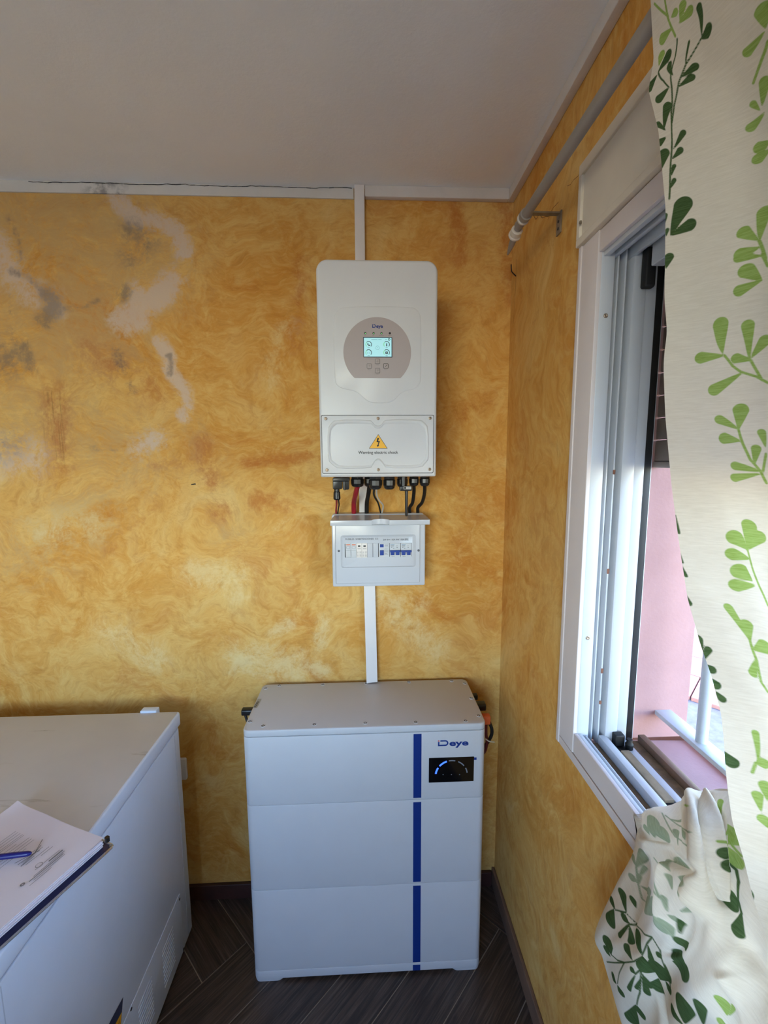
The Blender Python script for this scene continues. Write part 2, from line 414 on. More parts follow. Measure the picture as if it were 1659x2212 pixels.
for pts, w, a in (([(820, 240), (880, 310), (960, 390), (1090, 420), (1220, 460), (1290, 520), (1320, 640)], 26, 0.95),
                  ([(860, 1130), (960, 1080), (1080, 990), (1180, 920), (1240, 840)], 34, 1.0), ([(900, 1180), (1000, 1130), (990, 930)], 30, 0.9),
                  ([(1150, 1290), (1210, 1400), (1220, 1500), (1270, 1570), (1330, 1640), (1335, 1750), (1315, 1820)], 20, 0.95),
                  ([(-40, 600), (40, 720), (100, 830), (230, 940)], 44, 0.75), ([(1000, 2060), (1130, 1990)], 40, 0.6), ([(380, 980), (400, 1060)], 34, 0.6),
                  ([(-50, 2100), (200, 2120)], 70, 0.6)):
    stain('white', z4(pts), w, a)
for pts, w, a in (([(330, 950), (390, 980), (380, 1070), (310, 1130)], 24, 0.85), ([(910, 920), (880, 970)], 16, 0.9), ([(1210, 1385), (1224, 1440), (1218, 1520)], 8, 0.9),
                  ([(950, 490), (1040, 560), (940, 650)], 40, 0.55), ([(830, 1360), (890, 1500), (950, 1630)], 16, 0.65), ([(20, 1410)], 60, 0.6),
                  ([(110, 1260), (190, 1340), (230, 1490)], 16, 0.55), ([(460, 1050), (600, 1040), (700, 1000)], 10, 0.55), ([(80, 780), (200, 820), (330, 960)], 12, 0.6),
                  ([(60, 400), (140, 560), (140, 720)], 9, 0.5), ([(75, 950), (80, 1250)], 7, 0.5), ([(100, 2030), (-40, 2060)], 50, 0.5), ([(650, 2050), (830, 2060)], 10, 0.45)):
    stain('grey', z4(pts), w, a)
for pts, w, a in (([(985, 436), (992, 560)], 26, 0.75), ([(1085, 440), (1100, 470), (1106, 640)], 30, 0.75), ([(650, 560), (640, 760)], 24, 0.5), ([(560, 1080), (620, 1095)], 34, 0.7),
                  ([(480, 1100)], 40, 0.7), ([(530, 1000), (700, 985)], 18, 0.65), ([(440, 960), (455, 1040)], 34, 0.6), ([(1000, 900), (1050, 860)], 40, 0.45), ([(690, 1160), (720, 1180)], 40, 0.45),
                  ([(330, 1000), (420, 1000)], 26, 0.4), ([(200, 760), (330, 840)], 60, 0.45), ([(120, 860), (130, 1010)], 50, 0.55), ([(240, 1190), (330, 1090)], 30, 0.4)):
    stain('rust', [xz(u, v, D) for u, v in pts], w, a)
for pts, w, a in (([(520, 1420), (640, 1440)], 60, 0.7), ([(590, 1365), (620, 1350)], 24, 0.8), ([(680, 1440), (700, 1450)], 24, 0.8), ([(420, 1240), (520, 1250)], 50, 0.6),
                  ([(500, 1290), (540, 1290)], 22, 0.6), ([(700, 1340), (690, 1390)], 26, 0.6), ([(860, 1330), (940, 1400)], 60, 0.5), ([(240, 1360), (330, 1420)], 60, 0.5), ([(640, 1120), (600, 1140)], 30, 0.5),
                  ([(80, 1150), (200, 1130)], 60, 0.45), ([(620, 700), (580, 820)], 50, 0.4), ([(830, 1300), (900, 1300)], 50, 0.5)):
    stain('cream', [xz(u, v, D) for u, v in pts], w, a, 2.2)
for pts, w, a in (([(60, 480), (220, 470), (300, 560)], 150, 0.75), ([(40, 650), (200, 700)], 150, 0.8), ([(60, 900), (300, 980)], 120, 0.6), ([(200, 1100), (60, 1200)], 120, 0.5), ([(420, 950), (500, 1150)], 80, 0.4)):
    stain('tan', [xz(u, v, D) for u, v in pts], w, a, 2.4)
for (ua, ub, va, vb, k) in ((84, 150, 843, 1010, 1.0), (40, 70, 735, 800, 0.6)):
    xa, zt = xz(ua, va, D); xb, zb = xz(ub, vb, D); cx = (xa + xb) / 2
    att['drip'] = np.maximum(att['drip'], k * np.clip(1 - (np.abs(GX - cx) / (abs(xb - xa) / 2)) ** 4, 0, 1) * np.clip((GZ - zb) / (zt - zb), 0, 1) ** 0.7 * (GZ < zt))
idx = np.arange(nx * nz).reshape(nz, nx)
wb = MB(); wb.v = [(float(a), D, float(b)) for a, b in zip(GX.ravel(), GZ.ravel())]
wb.f = [list(map(int, (idx[i, j], idx[i, j + 1], idx[i + 1, j + 1], idx[i + 1, j]))) for i in range(nz - 1) for j in range(nx - 1)]; wb.mi = [0] * len(wb.f)
wb.box(XL, XR, D + 0.002, D + 0.2, -0.06, ZC)
wall = obj('wall_back', wb, M['ochre'], fix=False, smooth=False); tag(wall, 'back wall rag-painted ochre yellow with damp marks at upper left', 'wall', 'structure')
npad = len(wb.v) - nx * nz
for k, a in att.items():
    at_ = wall.data.attributes.new(k, 'FLOAT', 'POINT'); at_.data.foreach_set('value', np.concatenate([a.ravel(), np.zeros(npad)]).astype(np.float32))

# right wall with the window opening, inner face ochre, reveal and outside pink
OY0, OY1, OZ0, OZ1, XO = -1.10, 0.958, 1.004, 2.33, 0.80
wr = MB()
for a, b, c, d in ((YR, OY0, -0.06, ZC), (OY1, D + 0.2, -0.06, ZC), (OY0, OY1, -0.06, OZ0), (OY0, OY1, OZ1, ZC)):
    wr.mat(0).add([(XR, a, c), (XR, b, c), (XR, b, d), (XR, a, d)], [(0, 1, 2, 3)])
    wr.mat(1).add([(XO, a, c), (XO, b, c), (XO, b, d), (XO, a, d)], [(0, 3, 2, 1)])
wr.mat(1).add([(XR, OY1, OZ0), (XO, OY1, OZ0), (XO, OY1, OZ1), (XR, OY1, OZ1)], [(0, 1, 2, 3)])
wr.add([(XR, OY0, OZ0), (XO, OY0, OZ0), (XO, OY0, OZ1), (XR, OY0, OZ1)], [(3, 2, 1, 0)])
wr.add([(XR, OY0, OZ0), (XO, OY0, OZ0 - 0.012), (XO, OY1, OZ0 - 0.012), (XR, OY1, OZ0)], [(0, 1, 2, 3)])
wr.add([(XR, OY0, OZ1), (XO, OY0, OZ1), (XO, OY1, OZ1), (XR, OY1, OZ1)], [(3, 2, 1, 0)])
wrt = obj('wall_right', wr, [M['ochre_side'], M['pink']], smooth=False, fix=False); tag(wrt, 'ochre right-hand wall that holds the window', 'wall', 'structure')
for pl_ in ([(1150, 462), (1158, 474), (1163, 466), (1172, 471), (1186, 468)], [(1276, 346), (1262, 356), (1254, 372), (1240, 388), (1226, 402)], [(1207, 436), (1196, 448), (1188, 462), (1184, 474)], [(1116, 560), (1113, 640), (1109, 700)]):
    cw = MB(); pw_ = [atx(u, v, XR) for u, v in pl_]
    for a, b in zip(pw_[:-1], pw_[1:]):
        mid_ = (a + b) / 2 + np.array([0, rng.normal(0, 0.003), rng.normal(0, 0.003)]); cw.strip([a, mid_, b], 0.0010 + 0.0010 * rng.random(), (-1, 0, 0), 0.0006)
    obj('crack', cw, M['crackm'], wrt, smooth=False, fix=False)
tag(obj('wall_left', MB().box(XL - 0.2, XL, YR - 0.2, D + 0.2, -0.06, ZC), M['room'], smooth=False), 'plain white wall on the left out of view', 'wall', 'structure')
rw = MB(); rw.box(XL, -1.9, YR - 0.15, YR, -0.06, ZC); rw.box(-0.4, XO, YR - 0.15, YR, -0.06, ZC); rw.box(-1.9, -0.4, YR - 0.15, YR, 2.3, ZC); rw.box(-1.9, -0.4, YR - 0.15, YR, -0.06, 1.0)
tag(obj('wall_rear', rw, M['room'], smooth=False), 'plain white wall behind the viewer with a window opening', 'wall', 'structure')
tag(obj('baseboard_back', MB().rbox(XL, XR - 0.014, 0.0, 0.062, D - 0.014, D - 0.0005, 0.002, 0.002), M['base']), 'dark red-brown skirting at the foot of the back wall', 'baseboard', 'structure')
tag(obj('baseboard_right', MB().rbox(YR, D - 0.0005, 0.0, 0.075, XR - 0.012, XR - 0.0005, 0.002, 0.002, 'x'), M['base_r']), 'brown painted skirting at the foot of the right wall', 'baseboard', 'structure')
# cornice strips and boxed trim under the ceiling
c1 = MB(); xs = np.linspace(XL, -0.030, 90); zb = ZC - 0.033 + 0.0012 * np.cumsum(rng.normal(0, 0.25, 90)) * 0.4
for i in range(89):
    c1.add([(xs[i], D - 0.005, zb[i]), (xs[i + 1], D - 0.005, zb[i + 1]), (xs[i + 1], D - 0.005, ZC), (xs[i], D - 0.005, ZC), (xs[i], D, zb[i]), (xs[i + 1], D, zb[i + 1])], [(0, 1, 2, 3), (0, 4, 5, 1)])
cn = NT('cornice_paint_with_mould'); co = cn.coords(); sx = cn.node('ShaderNodeSeparateXYZ'); cn.link(co, sx.inputs[0])
md = cn.math('ABSOLUTE', cn.math('ADD', sx.outputs[0], 0.815)); mk = cn.maprange(md, 0.035, 0.085, 1, 0, True)
mz = cn.noise(co, 38, 5, 0.7).outputs[0]; base_ = cn.ramp(cn.noise(co, 8, 5, 0.6).outputs[0], [(0.3, lin((204, 198, 190))), (0.7, lin((214, 208, 200)))])
cn.color(cn.mix(cn.math('MULTIPLY', mk, cn.maprange(mz, 0.42, 0.62, 0, 0.8)), base_, lin((128, 122, 118)))); cn.set(Roughness=0.9)
t1 = obj('trim_1', c1, cn.m, smooth=False, fix=False); tag(t1, 'thin cracked white plaster strip along the top of the back wall', 'trim', 'structure')
ck = MB(); cz = ZC - 0.0035; pts = []
for i, x in enumerate(np.linspace(-1.05, -0.035, 70)): pts.append((x, D - 0.0056, cz - 0.0012 * math.sin(i * 0.35) + rng.normal(0, 0.0008)))
for a, b in zip(pts[:-1], pts[1:]): ck.strip([a, b], 0.0014 + 0.0012 * rng.random(), (0, -1, 0))
obj('crack', ck, M['ink'], t1, smooth=False, fix=False, label='dark crack between ceiling and plaster strip')
tag(obj('trim_2', MB().rbox(0.006, XR - 0.022, ZC - 0.034, ZC, D - 0.020, D - 0.0005, 0.003, 0.002), M['cornice']), 'boxed white trunking along the ceiling right of the vertical conduit', 'trim', 'structure')
tag(obj('trim_3', MB().rbox(YR, D - 0.0005, ZC - 0.034, ZC, XR - 0.022, XR - 0.0005, 0.003, 0.002, 'x'), M['cornice']), 'boxed white trim between ceiling and window wall', 'trim', 'structure')

# ------------------------------------------------------------------ window
wn = thing('window_1', 'white aluminium sliding window with roller shutter box in the right wall', 'window', (XR, 0.25, 1.0)); wn['kind'] = 'structure'
ZS = 1.05            # top of the frame at the sill
fr = MB(); fr.rbox(0.978, ZS, 0.9, 1.0, XR - 0.012, XR - 0.0005, 0.001, 0.001, 'x') if False else None
def arch(name, y0, y1, z0, z1, x0=XR - 0.012): return obj(name, MB().rbox(y0, y1, z0, z1, x0, XR - 0.0006, 0.0015, 0.0015, 'x', 2), M['arch'], wn)
arch('architrave', 0.918, 0.998, 1.0, 2.172)
arch('architrave', OY0 - 0.07, OY0 + 0.02, 1.0, 2.172)
arch('architrave', OY0 - 0.07, 0.998, 0.978, 0.9985)
arch('sill_board', OY0 - 0.07, 0.9165, 1.0005, ZS, XR - 0.010)
obj('edge_bead', MB().rbox(0.985, 0.998, 0.98, 2.172, XR - 0.0145, XR - 0.011, 0.001, 0.001, 'x', 2), M['arch'], wn)
# jamb: one extruded profile per member (X = depth into the wall, face = Y)
def jamb(name, x0, x1, face, m, z0=ZS - 0.03, z1=2.20, r=0.0012): return obj(name, MB().rbox(x0, x1, face, OY1 - 0.0005, z0, z1, r, 0.0005, 'z', 2), m, wn)
jamb('jamb', XR - 0.004, 0.526, 0.917, M['alu'], r=0.003)
jamb('track_channel', 0.5265, 0.5325, 0.934, M['alu'])
jamb('track_fin', 0.533, 0.5365, 0.920, M['alu'])
jamb('track_channel', 0.537, 0.5475, 0.938, M['alu'])
jamb('track_fin', 0.548, 0.552, 0.918, M['alu'])
jamb('track_channel', 0.5525, 0.560, 0.932, M['alu'])
st = jamb('sash_stile', 0.5605, 0.592, 0.908, M['alu'], r=0.006)
jamb('sash_stile', 0.5925, 0.617, 0.914, M['alu'], r=0.003)
jamb('weather_brush', 0.6175, 0.640, 0.926, M['blackmatt'])
jamb('guide_lip', 0.6405, 0.644, 0.930, M['rail'])
jamb('guide_lip', 0.6445, 0.654, 0.948, M['alu'])
# far jamb, hidden by the curtain
obj('jamb', MB().rbox(XR - 0.004, 0.66, OY0 + 0.0005, OY0 + 0.05, 1.02, 2.2, 0.002, 0.001, 'z', 2), M['alu'], wn)
# sill rails
def rail(name, x0, x1, z0, z1, m, y1=0.914): return obj(name, MB().rbox(x0, x1, z0, z1, OY0 + 0.05, y1, 0.0015, 0.0005, 'y', 2), m, wn)
rail('sill_rail', XR - 0.002, 0.5085, 1.006, ZS, M['alu'])
rail('sill_rail', 0.516, 0.520, 1.006, ZS - 0.004, M['alu'])
rail('track_bed', 0.509, 0.5155, 1.006, 1.022, M['alu'])
rail('track_bed', 0.5205, 0.5475, 1.006, 1.026, M['dirt'])
rail('sill_rail', 0.548, 0.566, 1.006, ZS - 0.004, M['alu'])
rail('track_bed', 0.5665, 0.602, 1.006, 1.0295, M['blackmatt'])
rail('sill_rail', 0.6025, 0.620, 1.006, 1.030, M['alu'])
rail('drain_lip', 0.6205, 0.645, 1.006, 1.028, M['dirt'])
rail('sill_rail', 0.6455, 0.662, 1.006, 1.044, M['base_r'])
# rollers and strip lying in the outer track
obj('roller_stop', MB().rbox(0.892, 0.910, 1.030, 1.058, 0.578, 0.600, 0.003, 0.002, 'x'), M['blackmatt'], wn)
obj('roller_stop', MB().lathe((0.606, 0.885, 1.030), (0, 0, 1), [(0, 0.008), (0.012, 0.009), (0.016, 0.006), (0.024, 0.006)]), M['blackmatt'], wn)
obj('drain_slot', MB().rbox(0.810, 0.838, 1.0262, 1.0272, 0.530, 0.536, 0.0004, 0.0002, 'x'), M['blackmatt'], wn)
# screws and chipped holes on the jamb
scw = proto('screw', MB().lathe((0, 0, 0), (0, -1, 0), [(-0.001, 0.0048), (0.001, 0.0046), (0.0016, 0.003), (0.0006, 0.0015)], 14), M['screw'], (0.512, 0.9168, 1.0), wn)
for v in (1378, 682): p = aty(1270 if v > 1000 else 1301, v, 0.917); (setattr(scw, 'location', Vector((0.511, 0.9168, p[2])) - woff(wn)) if v == 1378 else inst(scw, (0.511, 0.9168, p[2]), wn))
for (u, v, h) in ((1317, 1234, 0.012), (1305, 1449, 0.012), (1302, 1517, 0.009), (1320, 1020, 0.010)):
    z = aty(u, v, 0.918)[2]; obj('chipped_hole', MB().prism(rrect(0.5475, 0.5530, z - h / 2, z + h / 2, 0.0012, 2), 0.9172, 0.9182), M['rust'], wn)
# shutter box and head members
bx0 = XR - 0.022
obj('shutter_box', MB().rbox(OY0 - 0.07, 0.992, 2.178, 2.338, bx0 + 0.006, XR - 0.0006, 0.002, 0.002, 'x', 2), M['shbox'], wn)
for a, b, c, d in ((OY0 - 0.07, 0.998, 2.318, 2.342), (OY0 - 0.07, 0.998, 2.172, 2.188), (0.984, 0.998, 2.188, 2.318)):
    obj('box_frame', MB().rbox(a, b, c, d, bx0, XR - 0.0006, 0.0015, 0.0015, 'x', 2), M['shbox'], wn)
obj('panel_latch', MB().lathe((bx0 - 0.001, 0.975, 2.215), (-1, 0, 0), [(0, 0.004), (0.003, 0.004), (0.004, 0.002)], 10), M['bracket'], wn)
hd = lambda n, x0, x1, z0, z1, m: obj(n, MB().rbox(x0, x1, z0, z1, OY0 + 0.02, 0.957, 0.0015, 0.0005, 'y', 2), m, wn)
obj('head_board', MB().rbox(OY0 - 0.07, 0.917, 2.128, 2.171, XR - 0.010, XR - 0.0006, 0.0015, 0.0015, 'x', 2), M['arch'], wn)
hd('head_rail', XR, 0.512, 2.120, 2.30, M['alu']); hd('head_rail', 0.5125, 0.524, 2.140, 2.30, M['blackmatt']); hd('head_rail', 0.5245, 0.534, 2.122, 2.30, M['alu'])
hd('head_rail', 0.5345, 0.556, 2.138, 2.30, M['alu']); hd('head_rail', 0.5565, 0.566, 2.118, 2.30, M['alu']); hd('head_rail', 0.5665, 0.600, 2.130, 2.30, M['alu']); hd('head_rail', 0.6005, 0.640, 2.150, 2.30, M['alu'])
obj('sash_stop', MB().rbox(0.888, 0.907, 2.050, 2.128, 0.575, 0.596, 0.006, 0.003, 'x'), M['blackmatt'], wn)
obj('sash_corner', MB().rbox(0.40, 0.880, 2.085, 2.128, 0.578, 0.604, 0.003, 0.002, 'x'), M['alu'], wn)
# roller shutter let down to eye level: each slat with its ventilation slots
sl_b = MB(); L0, L1 = OY0 + 0.01, 0.9565; cy = (L0 + L1) / 2
sl_b.rbox(-0.006, 0.006, 0.0, 0.0482, L0 - cy, L1 - cy, 0.004, 0.001, 'y', 3)
y = L0 - cy
while y < L1 - cy - 0.04: sl_b.box(-0.002, 0.002, y, y + 0.038, 0.0482, 0.0500); y += 0.046
first = None
for k in range(13):
    z = 1.694 + k * 0.0500
    if first is None: first = proto('shutter_slat', sl_b, M['slat'], (0.655 + 0.018, cy, z), wn)
    else: inst(first, (0.673, cy, z), wn)
obj('shutter_end_bar', MB().rbox(0.664, 0.682, 1.680, 1.6945, L0, L1, 0.003, 0.001, 'y', 2), M['slat'], wn)
tag(obj('wood_strip', MB().rbox(0.728, 0.872, 1.0298, 1.0365, 0.578, 0.5975, 0.001, 0.001, 'x', 2), M['stick']), 'short weathered wooden strip lying in the outer window track', 'strip')

# ------------------------------------------------------------------ outside
gd = obj('ground', MB().box(-14, 16, -14, 16, -0.30, -0.062), M['concrete'], smooth=False); tag(gd, 'grey concrete ground outside the window', 'ground', 'structure')
# paving slabs beyond the grey strip, rows running along the boundary seen through the railing
bd = np.array([2.268 * 1.04, 2.702 * 1.04]); e1 = np.array([2.384 * 1.04, 2.574 * 1.04]) - bd; e1 /= np.linalg.norm(e1); e2 = np.array([-e1[1], e1[0]]); e2 = e2 if e2[0] > 0 else -e2
sb = MB().rbox(0.004, 0.596, 0.004, 0.396, -0.03, 0.0, 0.008, 0.004, 'z', 2); pf = None
for r in range(7):
    for c in range(-6, 7):
        p = bd + e1 * (c * 0.6 + (r % 2) * 0.3) + e2 * r * 0.4; loc = (p[0], p[1], -0.034)
        if pf is None: pf = proto('paving_slab', sb, M['tile'], loc, gd)
        else: pf2 = inst(pf, loc, gd); pf2.rotation_euler = (0, 0, math.atan2(e1[1], e1[0]))
pf.rotation_euler = (0, 0, math.atan2(e1[1], e1[0]))
rl = thing('window_railing', 'pale blue-grey steel railing with round bars outside the window', 'railing', (0.76, 0.25, 1.06))
zb_ = 1.077; xb0, xb1 = 0.716, 0.757
obj('bottom_bar', MB().rbox(xb0, xb1, zb_ - 0.012, zb_, OY0 + 0.004, OY1 + 0.01, 0.002, 0.001, 'y', 2), M['rail'], rl)
obj('top_bar', MB().rbox(xb0, xb1, 1.95, 1.962, OY0 + 0.004, OY1 + 0.01, 0.002, 0.001, 'y', 2), M['rail'], rl)
by = 0.838
bp = proto('bar', MB().tube([(0, 0, 0), (0, 0, 1.95 - zb_)], 0.0115, 14), M['rail'], (0.738, by, zb_), rl)
for k in range(1, 15): inst(bp, (0.738, by - 0.125 * k, zb_), rl)

# ------------------------------------------------------------------ inverter
YI = 1.200
iv = thing('solar_inverter', 'white wall-mounted solar inverter with round grey display and warning panel', 'inverter', (0.037, YI + 0.12, 1.654))
ix0, ix1, iz0, iz1 = -0.1275, 0.2005, 1.654, 2.2335
obj('body', MB().rbox(ix0 + 0.002, ix1 - 0.002, iz0 + 0.001, iz1 - 0.002, YI + 0.030, YI + 0.235, 0.005, 0.004, rt=0.03), M['white'], iv)
obj('front_cover', MB().rbox(ix0, ix1, iz0, iz1, YI, YI + 0.0295, 0.005, 0.008, rt=0.030, n=8), M['white'], iv)
obj('wall_bracket', MB().box(-0.05, 0.125, YI + 0.235, D - 0.0005, 1.95, 2.10), M['darkscrew'], iv)
# raised field around the display, with its tongue below
pl = [(718 + 26, 661), (886, 661), (904, 669), (911, 687), (911, 818), (906, 834), (894, 842), (876, 845), (864, 852), (852, 866), (838, 872), (804, 872), (790, 866), (776, 852), (764, 845), (746, 842), (729, 836), (721, 822), (719, 690), (726, 670)]
def smooth_poly(pts, it=2):
    for _ in range(it):
        out = []
        for i in range(len(pts)):
            a, b = pts[i], pts[(i + 1) % len(pts)]
            out += [(0.75 * a[0] + 0.25 * b[0], 0.75 * a[1] + 0.25 * b[1]), (0.25 * a[0] + 0.75 * b[0], 0.25 * a[1] + 0.75 * b[1])]
        pts = out
    return pts
def inset_c(poly, k):
    cx = sum(p[0] for p in poly) / len(poly); cz = sum(p[1] for p in poly) / len(poly); R = 0.12
    return [(x + (cx - x) / math.hypot(cx - x, cz - z) * k, z + (cz - z) / math.hypot(cx - x, cz - z) * k) for x, z in poly]
pw = [xz(u, v, YI) for u, v in smooth_poly(pl)]
rf = MB().loft([[(x, YI + 0.001, z) for x, z in pw], [(x, YI - 0.0004, z) for x, z in inset_c(pw, 0.0015)], [(x, YI - 0.0012, z) for x, z in inset_c(pw, 0.004)]])
obj('raised_field', rf, M['white'], iv, angle=60)
YB = YI - 0.0014
bc = np.array(xz(815, 762, YI)); br = 0.0925
pz = xz(815, 817, YI)[1]; a0 = math.asin((pz - bc[1]) / br)
bez = obj('display_bezel', MB().prism([(bc[0] + br * math.cos(a), bc[1] + br * math.sin(a)) for a in np.linspace(a0, math.pi - a0, 60)], YB - 0.0008, YI + 0.001), M['bezel'], iv, smooth=False)
YF = YB - 0.0010
def logo(name, x0, x1, z0, z1, y, parent, cdot, cblue):
    """word mark: D whose stem is an i with a red dot, then e y e; z0 = base line, z1 = cap height"""
    h = z1 - z0; w = x1 - x0; t = 0.23 * h; dw = 0.34 * w; mb = MB()
    def rect(a, b, c, d): mb.add([(a, y, c), (b, y, c), (b, y, d), (a, y, d)], [(0, 1, 2, 3)])
    mb.mat(0); rect(x0, x0 + t, z0, z0 + 0.74 * h); rect(x0 + t, x0 + dw - h / 2, z0, z0 + t); rect(x0 + 1.6 * t, x0 + dw - h / 2, z1 - t, z1)
    cx, cz = x0 + dw - h / 2, z0 + h / 2; n = 18
    ro = [(cx + h / 2 * math.sin(a), y, cz - h / 2 * math.cos(a)) for a in np.linspace(0, math.pi, n)]; ri = [(cx + (h / 2 - t) * math.sin(a), y, cz - (h / 2 - t) * math.cos(a)) for a in np.linspace(0, math.pi, n)]
    mb.add(ro + ri, [(i, i + 1, n + i + 1, n + i) for i in range(n - 1)])
    text_on_y(mb, 'eye', x0 + dw + 0.035 * w, x1, z0, h * 0.98, y, 0.030)
    mb.mat(1); rect(x0, x0 + t, z0 + 0.80 * h, z1)
    return obj(name, mb, [cblue, cdot], parent, smooth=False, fix=False)
p0 = xz(804, 709, YI); p1 = xz(827, 702, YI)
logo('logo', p0[0], p1[0], p0[1] + 0.0005, p1[1] + 0.001, YF, bez, M['logo'], M['logo'])
for i, u in enumerate((789, 807, 824, 842)):
    c = xz(u, 720.5, YI); led = obj('status_led', MB().lathe((c[0], YB - 0.0007, c[1]), (0, -1, 0), [(0, 0.0029), (0.0006, 0.0029), (0.0006, 0.0022)], 16), M['black'], bez)
    if i < 3: obj('led_lens', MB().lathe((c[0] + 0.0003, YB - 0.0012, c[1] - 0.0006), (0, -1, 0), [(0, 0.0014), (0.0004, 0.0012)], 12), M['ledgreen'], bez)
tx = MB()
for b, u, w in (('DC', 789, 4), ('AC', 806.5, 4), ('Normal', 824, 10), ('Alarm', 842, 8)):
    a = xz(u - w / 2, 726, YI); c = xz(u + w / 2, 724, YI); text_on_y(tx, b, a[0], c[0], a[1], 0.0022, YF)
sc0 = xz(785, 772.5, YI); sc1 = xz(847, 729, YI)
obj('screen_frame', MB().rbox(sc0[0], sc1[0], sc0[1], sc1[1], YB - 0.0022, YB - 0.0006, 0.0012, 0.0006), pbr('dark_navy_frame', (26, 30, 54), 0.3), bez)
s0 = xz(786.4, 771, YI); s1 = xz(845.6, 730.6, YI); YS = YB - 0.0024
scr = obj('screen', MB().add([(s0[0], YS, s0[1]), (s1[0], YS, s0[1]), (s1[0], YS, s1[1]), (s0[0], YS, s1[1])], [(0, 1, 2, 3)]), M['screen'], bez, smooth=False, fix=False)
ar = MB(); YP = YS - 0.0003
def arc(mb, c, r, a0, a1, w, n=16, y=None):
    mb.strip([(c[0] + r * math.cos(math.radians(a)), y if y is not None else YP, c[1] + r * math.sin(math.radians(a))) for a in np.linspace(a0, a1, n)], w, (0, -1, 0))
for (u, v) in ((796.3, 745), (796.3, 762.5), (835, 745), (835, 762.5)):
    c = xz(u, v, YI); ar.mat(0); arc(ar, c, 0.0078, 130, -40, 0.0016); ar.mat(1); arc(ar, c, 0.0078, 220, 132, 0.0016)
    ar.mat(0)
    if (u, v) == (796.3, 745): arc(ar, (c[0] - 0.002, c[1] + 0.001), 0.0009, 0, 360, 0.0018); ar.strip([(c[0] - 0.001, YP, c[1] - 0.002), (c[0] + 0.004, YP, c[1] - 0.002)], 0.003, (0, -1, 0))
    elif u > 820 and v < 750: ar.strip([(c[0], YP, c[1] - 0.004), (c[0], YP, c[1] + 0.003)], 0.0024, (0, -1, 0)); ar.strip([(c[0] - 0.002, YP, c[1] - 0.004), (c[0] + 0.002, YP, c[1] - 0.004)], 0.0012, (0, -1, 0))
    elif u > 820: ar.strip([(c[0] - 0.0032, YP, c[1] - 0.0005), (c[0] + 0.0032, YP, c[1] - 0.0005)], 0.0062, (0, -1, 0)); ar.mat(2); arc(ar, (c[0], c[1] - 0.0005), 0.0006, 0, 360, 0.0012, 10, YP - 0.0002)
    else: ar.mat(3); arc(ar, (c[0] - 0.0025, c[1] - 0.001), 0.0016, 0, 360, 0.0005); arc(ar, (c[0] + 0.0025, c[1] - 0.001), 0.0016, 0, 360, 0.0005)
    ar.mat(3); ar.strip([(c[0] - 0.0028, YP, c[1] - 0.0085), (c[0] + 0.0028, YP, c[1] - 0.0085)], 0.0012, (0, -1, 0))
c = xz(815.5, 752.3, YI); ar.mat(3); arc(ar, c, 0.0050, 0, 360, 0.0006, 24); ar.strip([(c[0] - 0.001, YP, c[1]), (c[0] + 0.001, YP, c[1])], 0.0012, (0, -1, 0))
c = xz(840.5, 734.2, YI); ar.mat(0); arc(ar, c, 0.0024, 0, 360, 0.0014, 20)
ar.mat(3); a = xz(802, 734.6, YI); ar.strip([(a[0], YP, a[1]), (a[0] + 0.017, YP, a[1])], 0.0014, (0, -1, 0)); ar.strip([(a[0] + 0.019, YP, a[1]), (a[0] + 0.028, YP, a[1])], 0.0014, (0, -1, 0)); ar.strip([(a[0] + 0.038, YP, a[1]), (a[0] + 0.043, YP, a[1])], 0.0014, (0, -1, 0))
obj('screen_graphics', ar, [pbr('lcd_dark', (38, 52, 58), 0.6), emis('lcd_green', (110, 190, 130), 0.35), emis('lcd_pale', (190, 226, 230), 0.6), emis('lcd_mid', (92, 142, 150), 0.3)], scr, smooth=False, fix=False)
for k, (u, v) in enumerate(((815.5, 781), (797.7, 791.3), (833.3, 791.2), (815.7, 801.2))):
    c = xz(u, v, YI); hw = 0.0068
    bt = obj('button', MB().rbox(c[0] - hw, c[0] + hw, c[1] - hw, c[1] + hw, YB - 0.0018, YB - 0.0006, 0.0018, 0.0006), M['bezel'], bez)
    g = MB(); yb = YB - 0.0022
    q = rrect(c[0] - hw + 0.0006, c[0] + hw - 0.0006, c[1] - hw + 0.0006, c[1] + hw - 0.0006, 0.0016, 4); q = [(x, yb, z) for x, z in q]; g.strip(q + q[:2], 0.0010, (0, -1, 0))
    sh = {0: [(-1, -.8), (0, 1), (1, -.8), (-1, -.8)], 1: [(.8, .9), (-.8, .2), (.8, -.6)], 2: [(-1, .1), (-.3, -.6), (1, .9)], 3: [(-1, .8), (0, -1), (1, .8), (-1, .8)]}[k]
    g.strip([(c[0] + 0.0024 * a, yb, c[1] + 0.0024 * b) for a, b in sh], 0.0013 if k == 2 else 0.0007, (0, -1, 0))
    obj('symbol', g, M['ink'] if k == 2 else M['greyink'], bt, smooth=False, fix=False)
    text_on_y(tx, ('Up', 'Esc', 'Enter', 'Down')[k], c[0] - 0.004, c[0] + 0.004, c[1] - hw - 0.0030, 0.0018, YF)
obj('small_lettering', tx, M['greyink'], bez, smooth=False, fix=False)['kind'] = 'stuff'
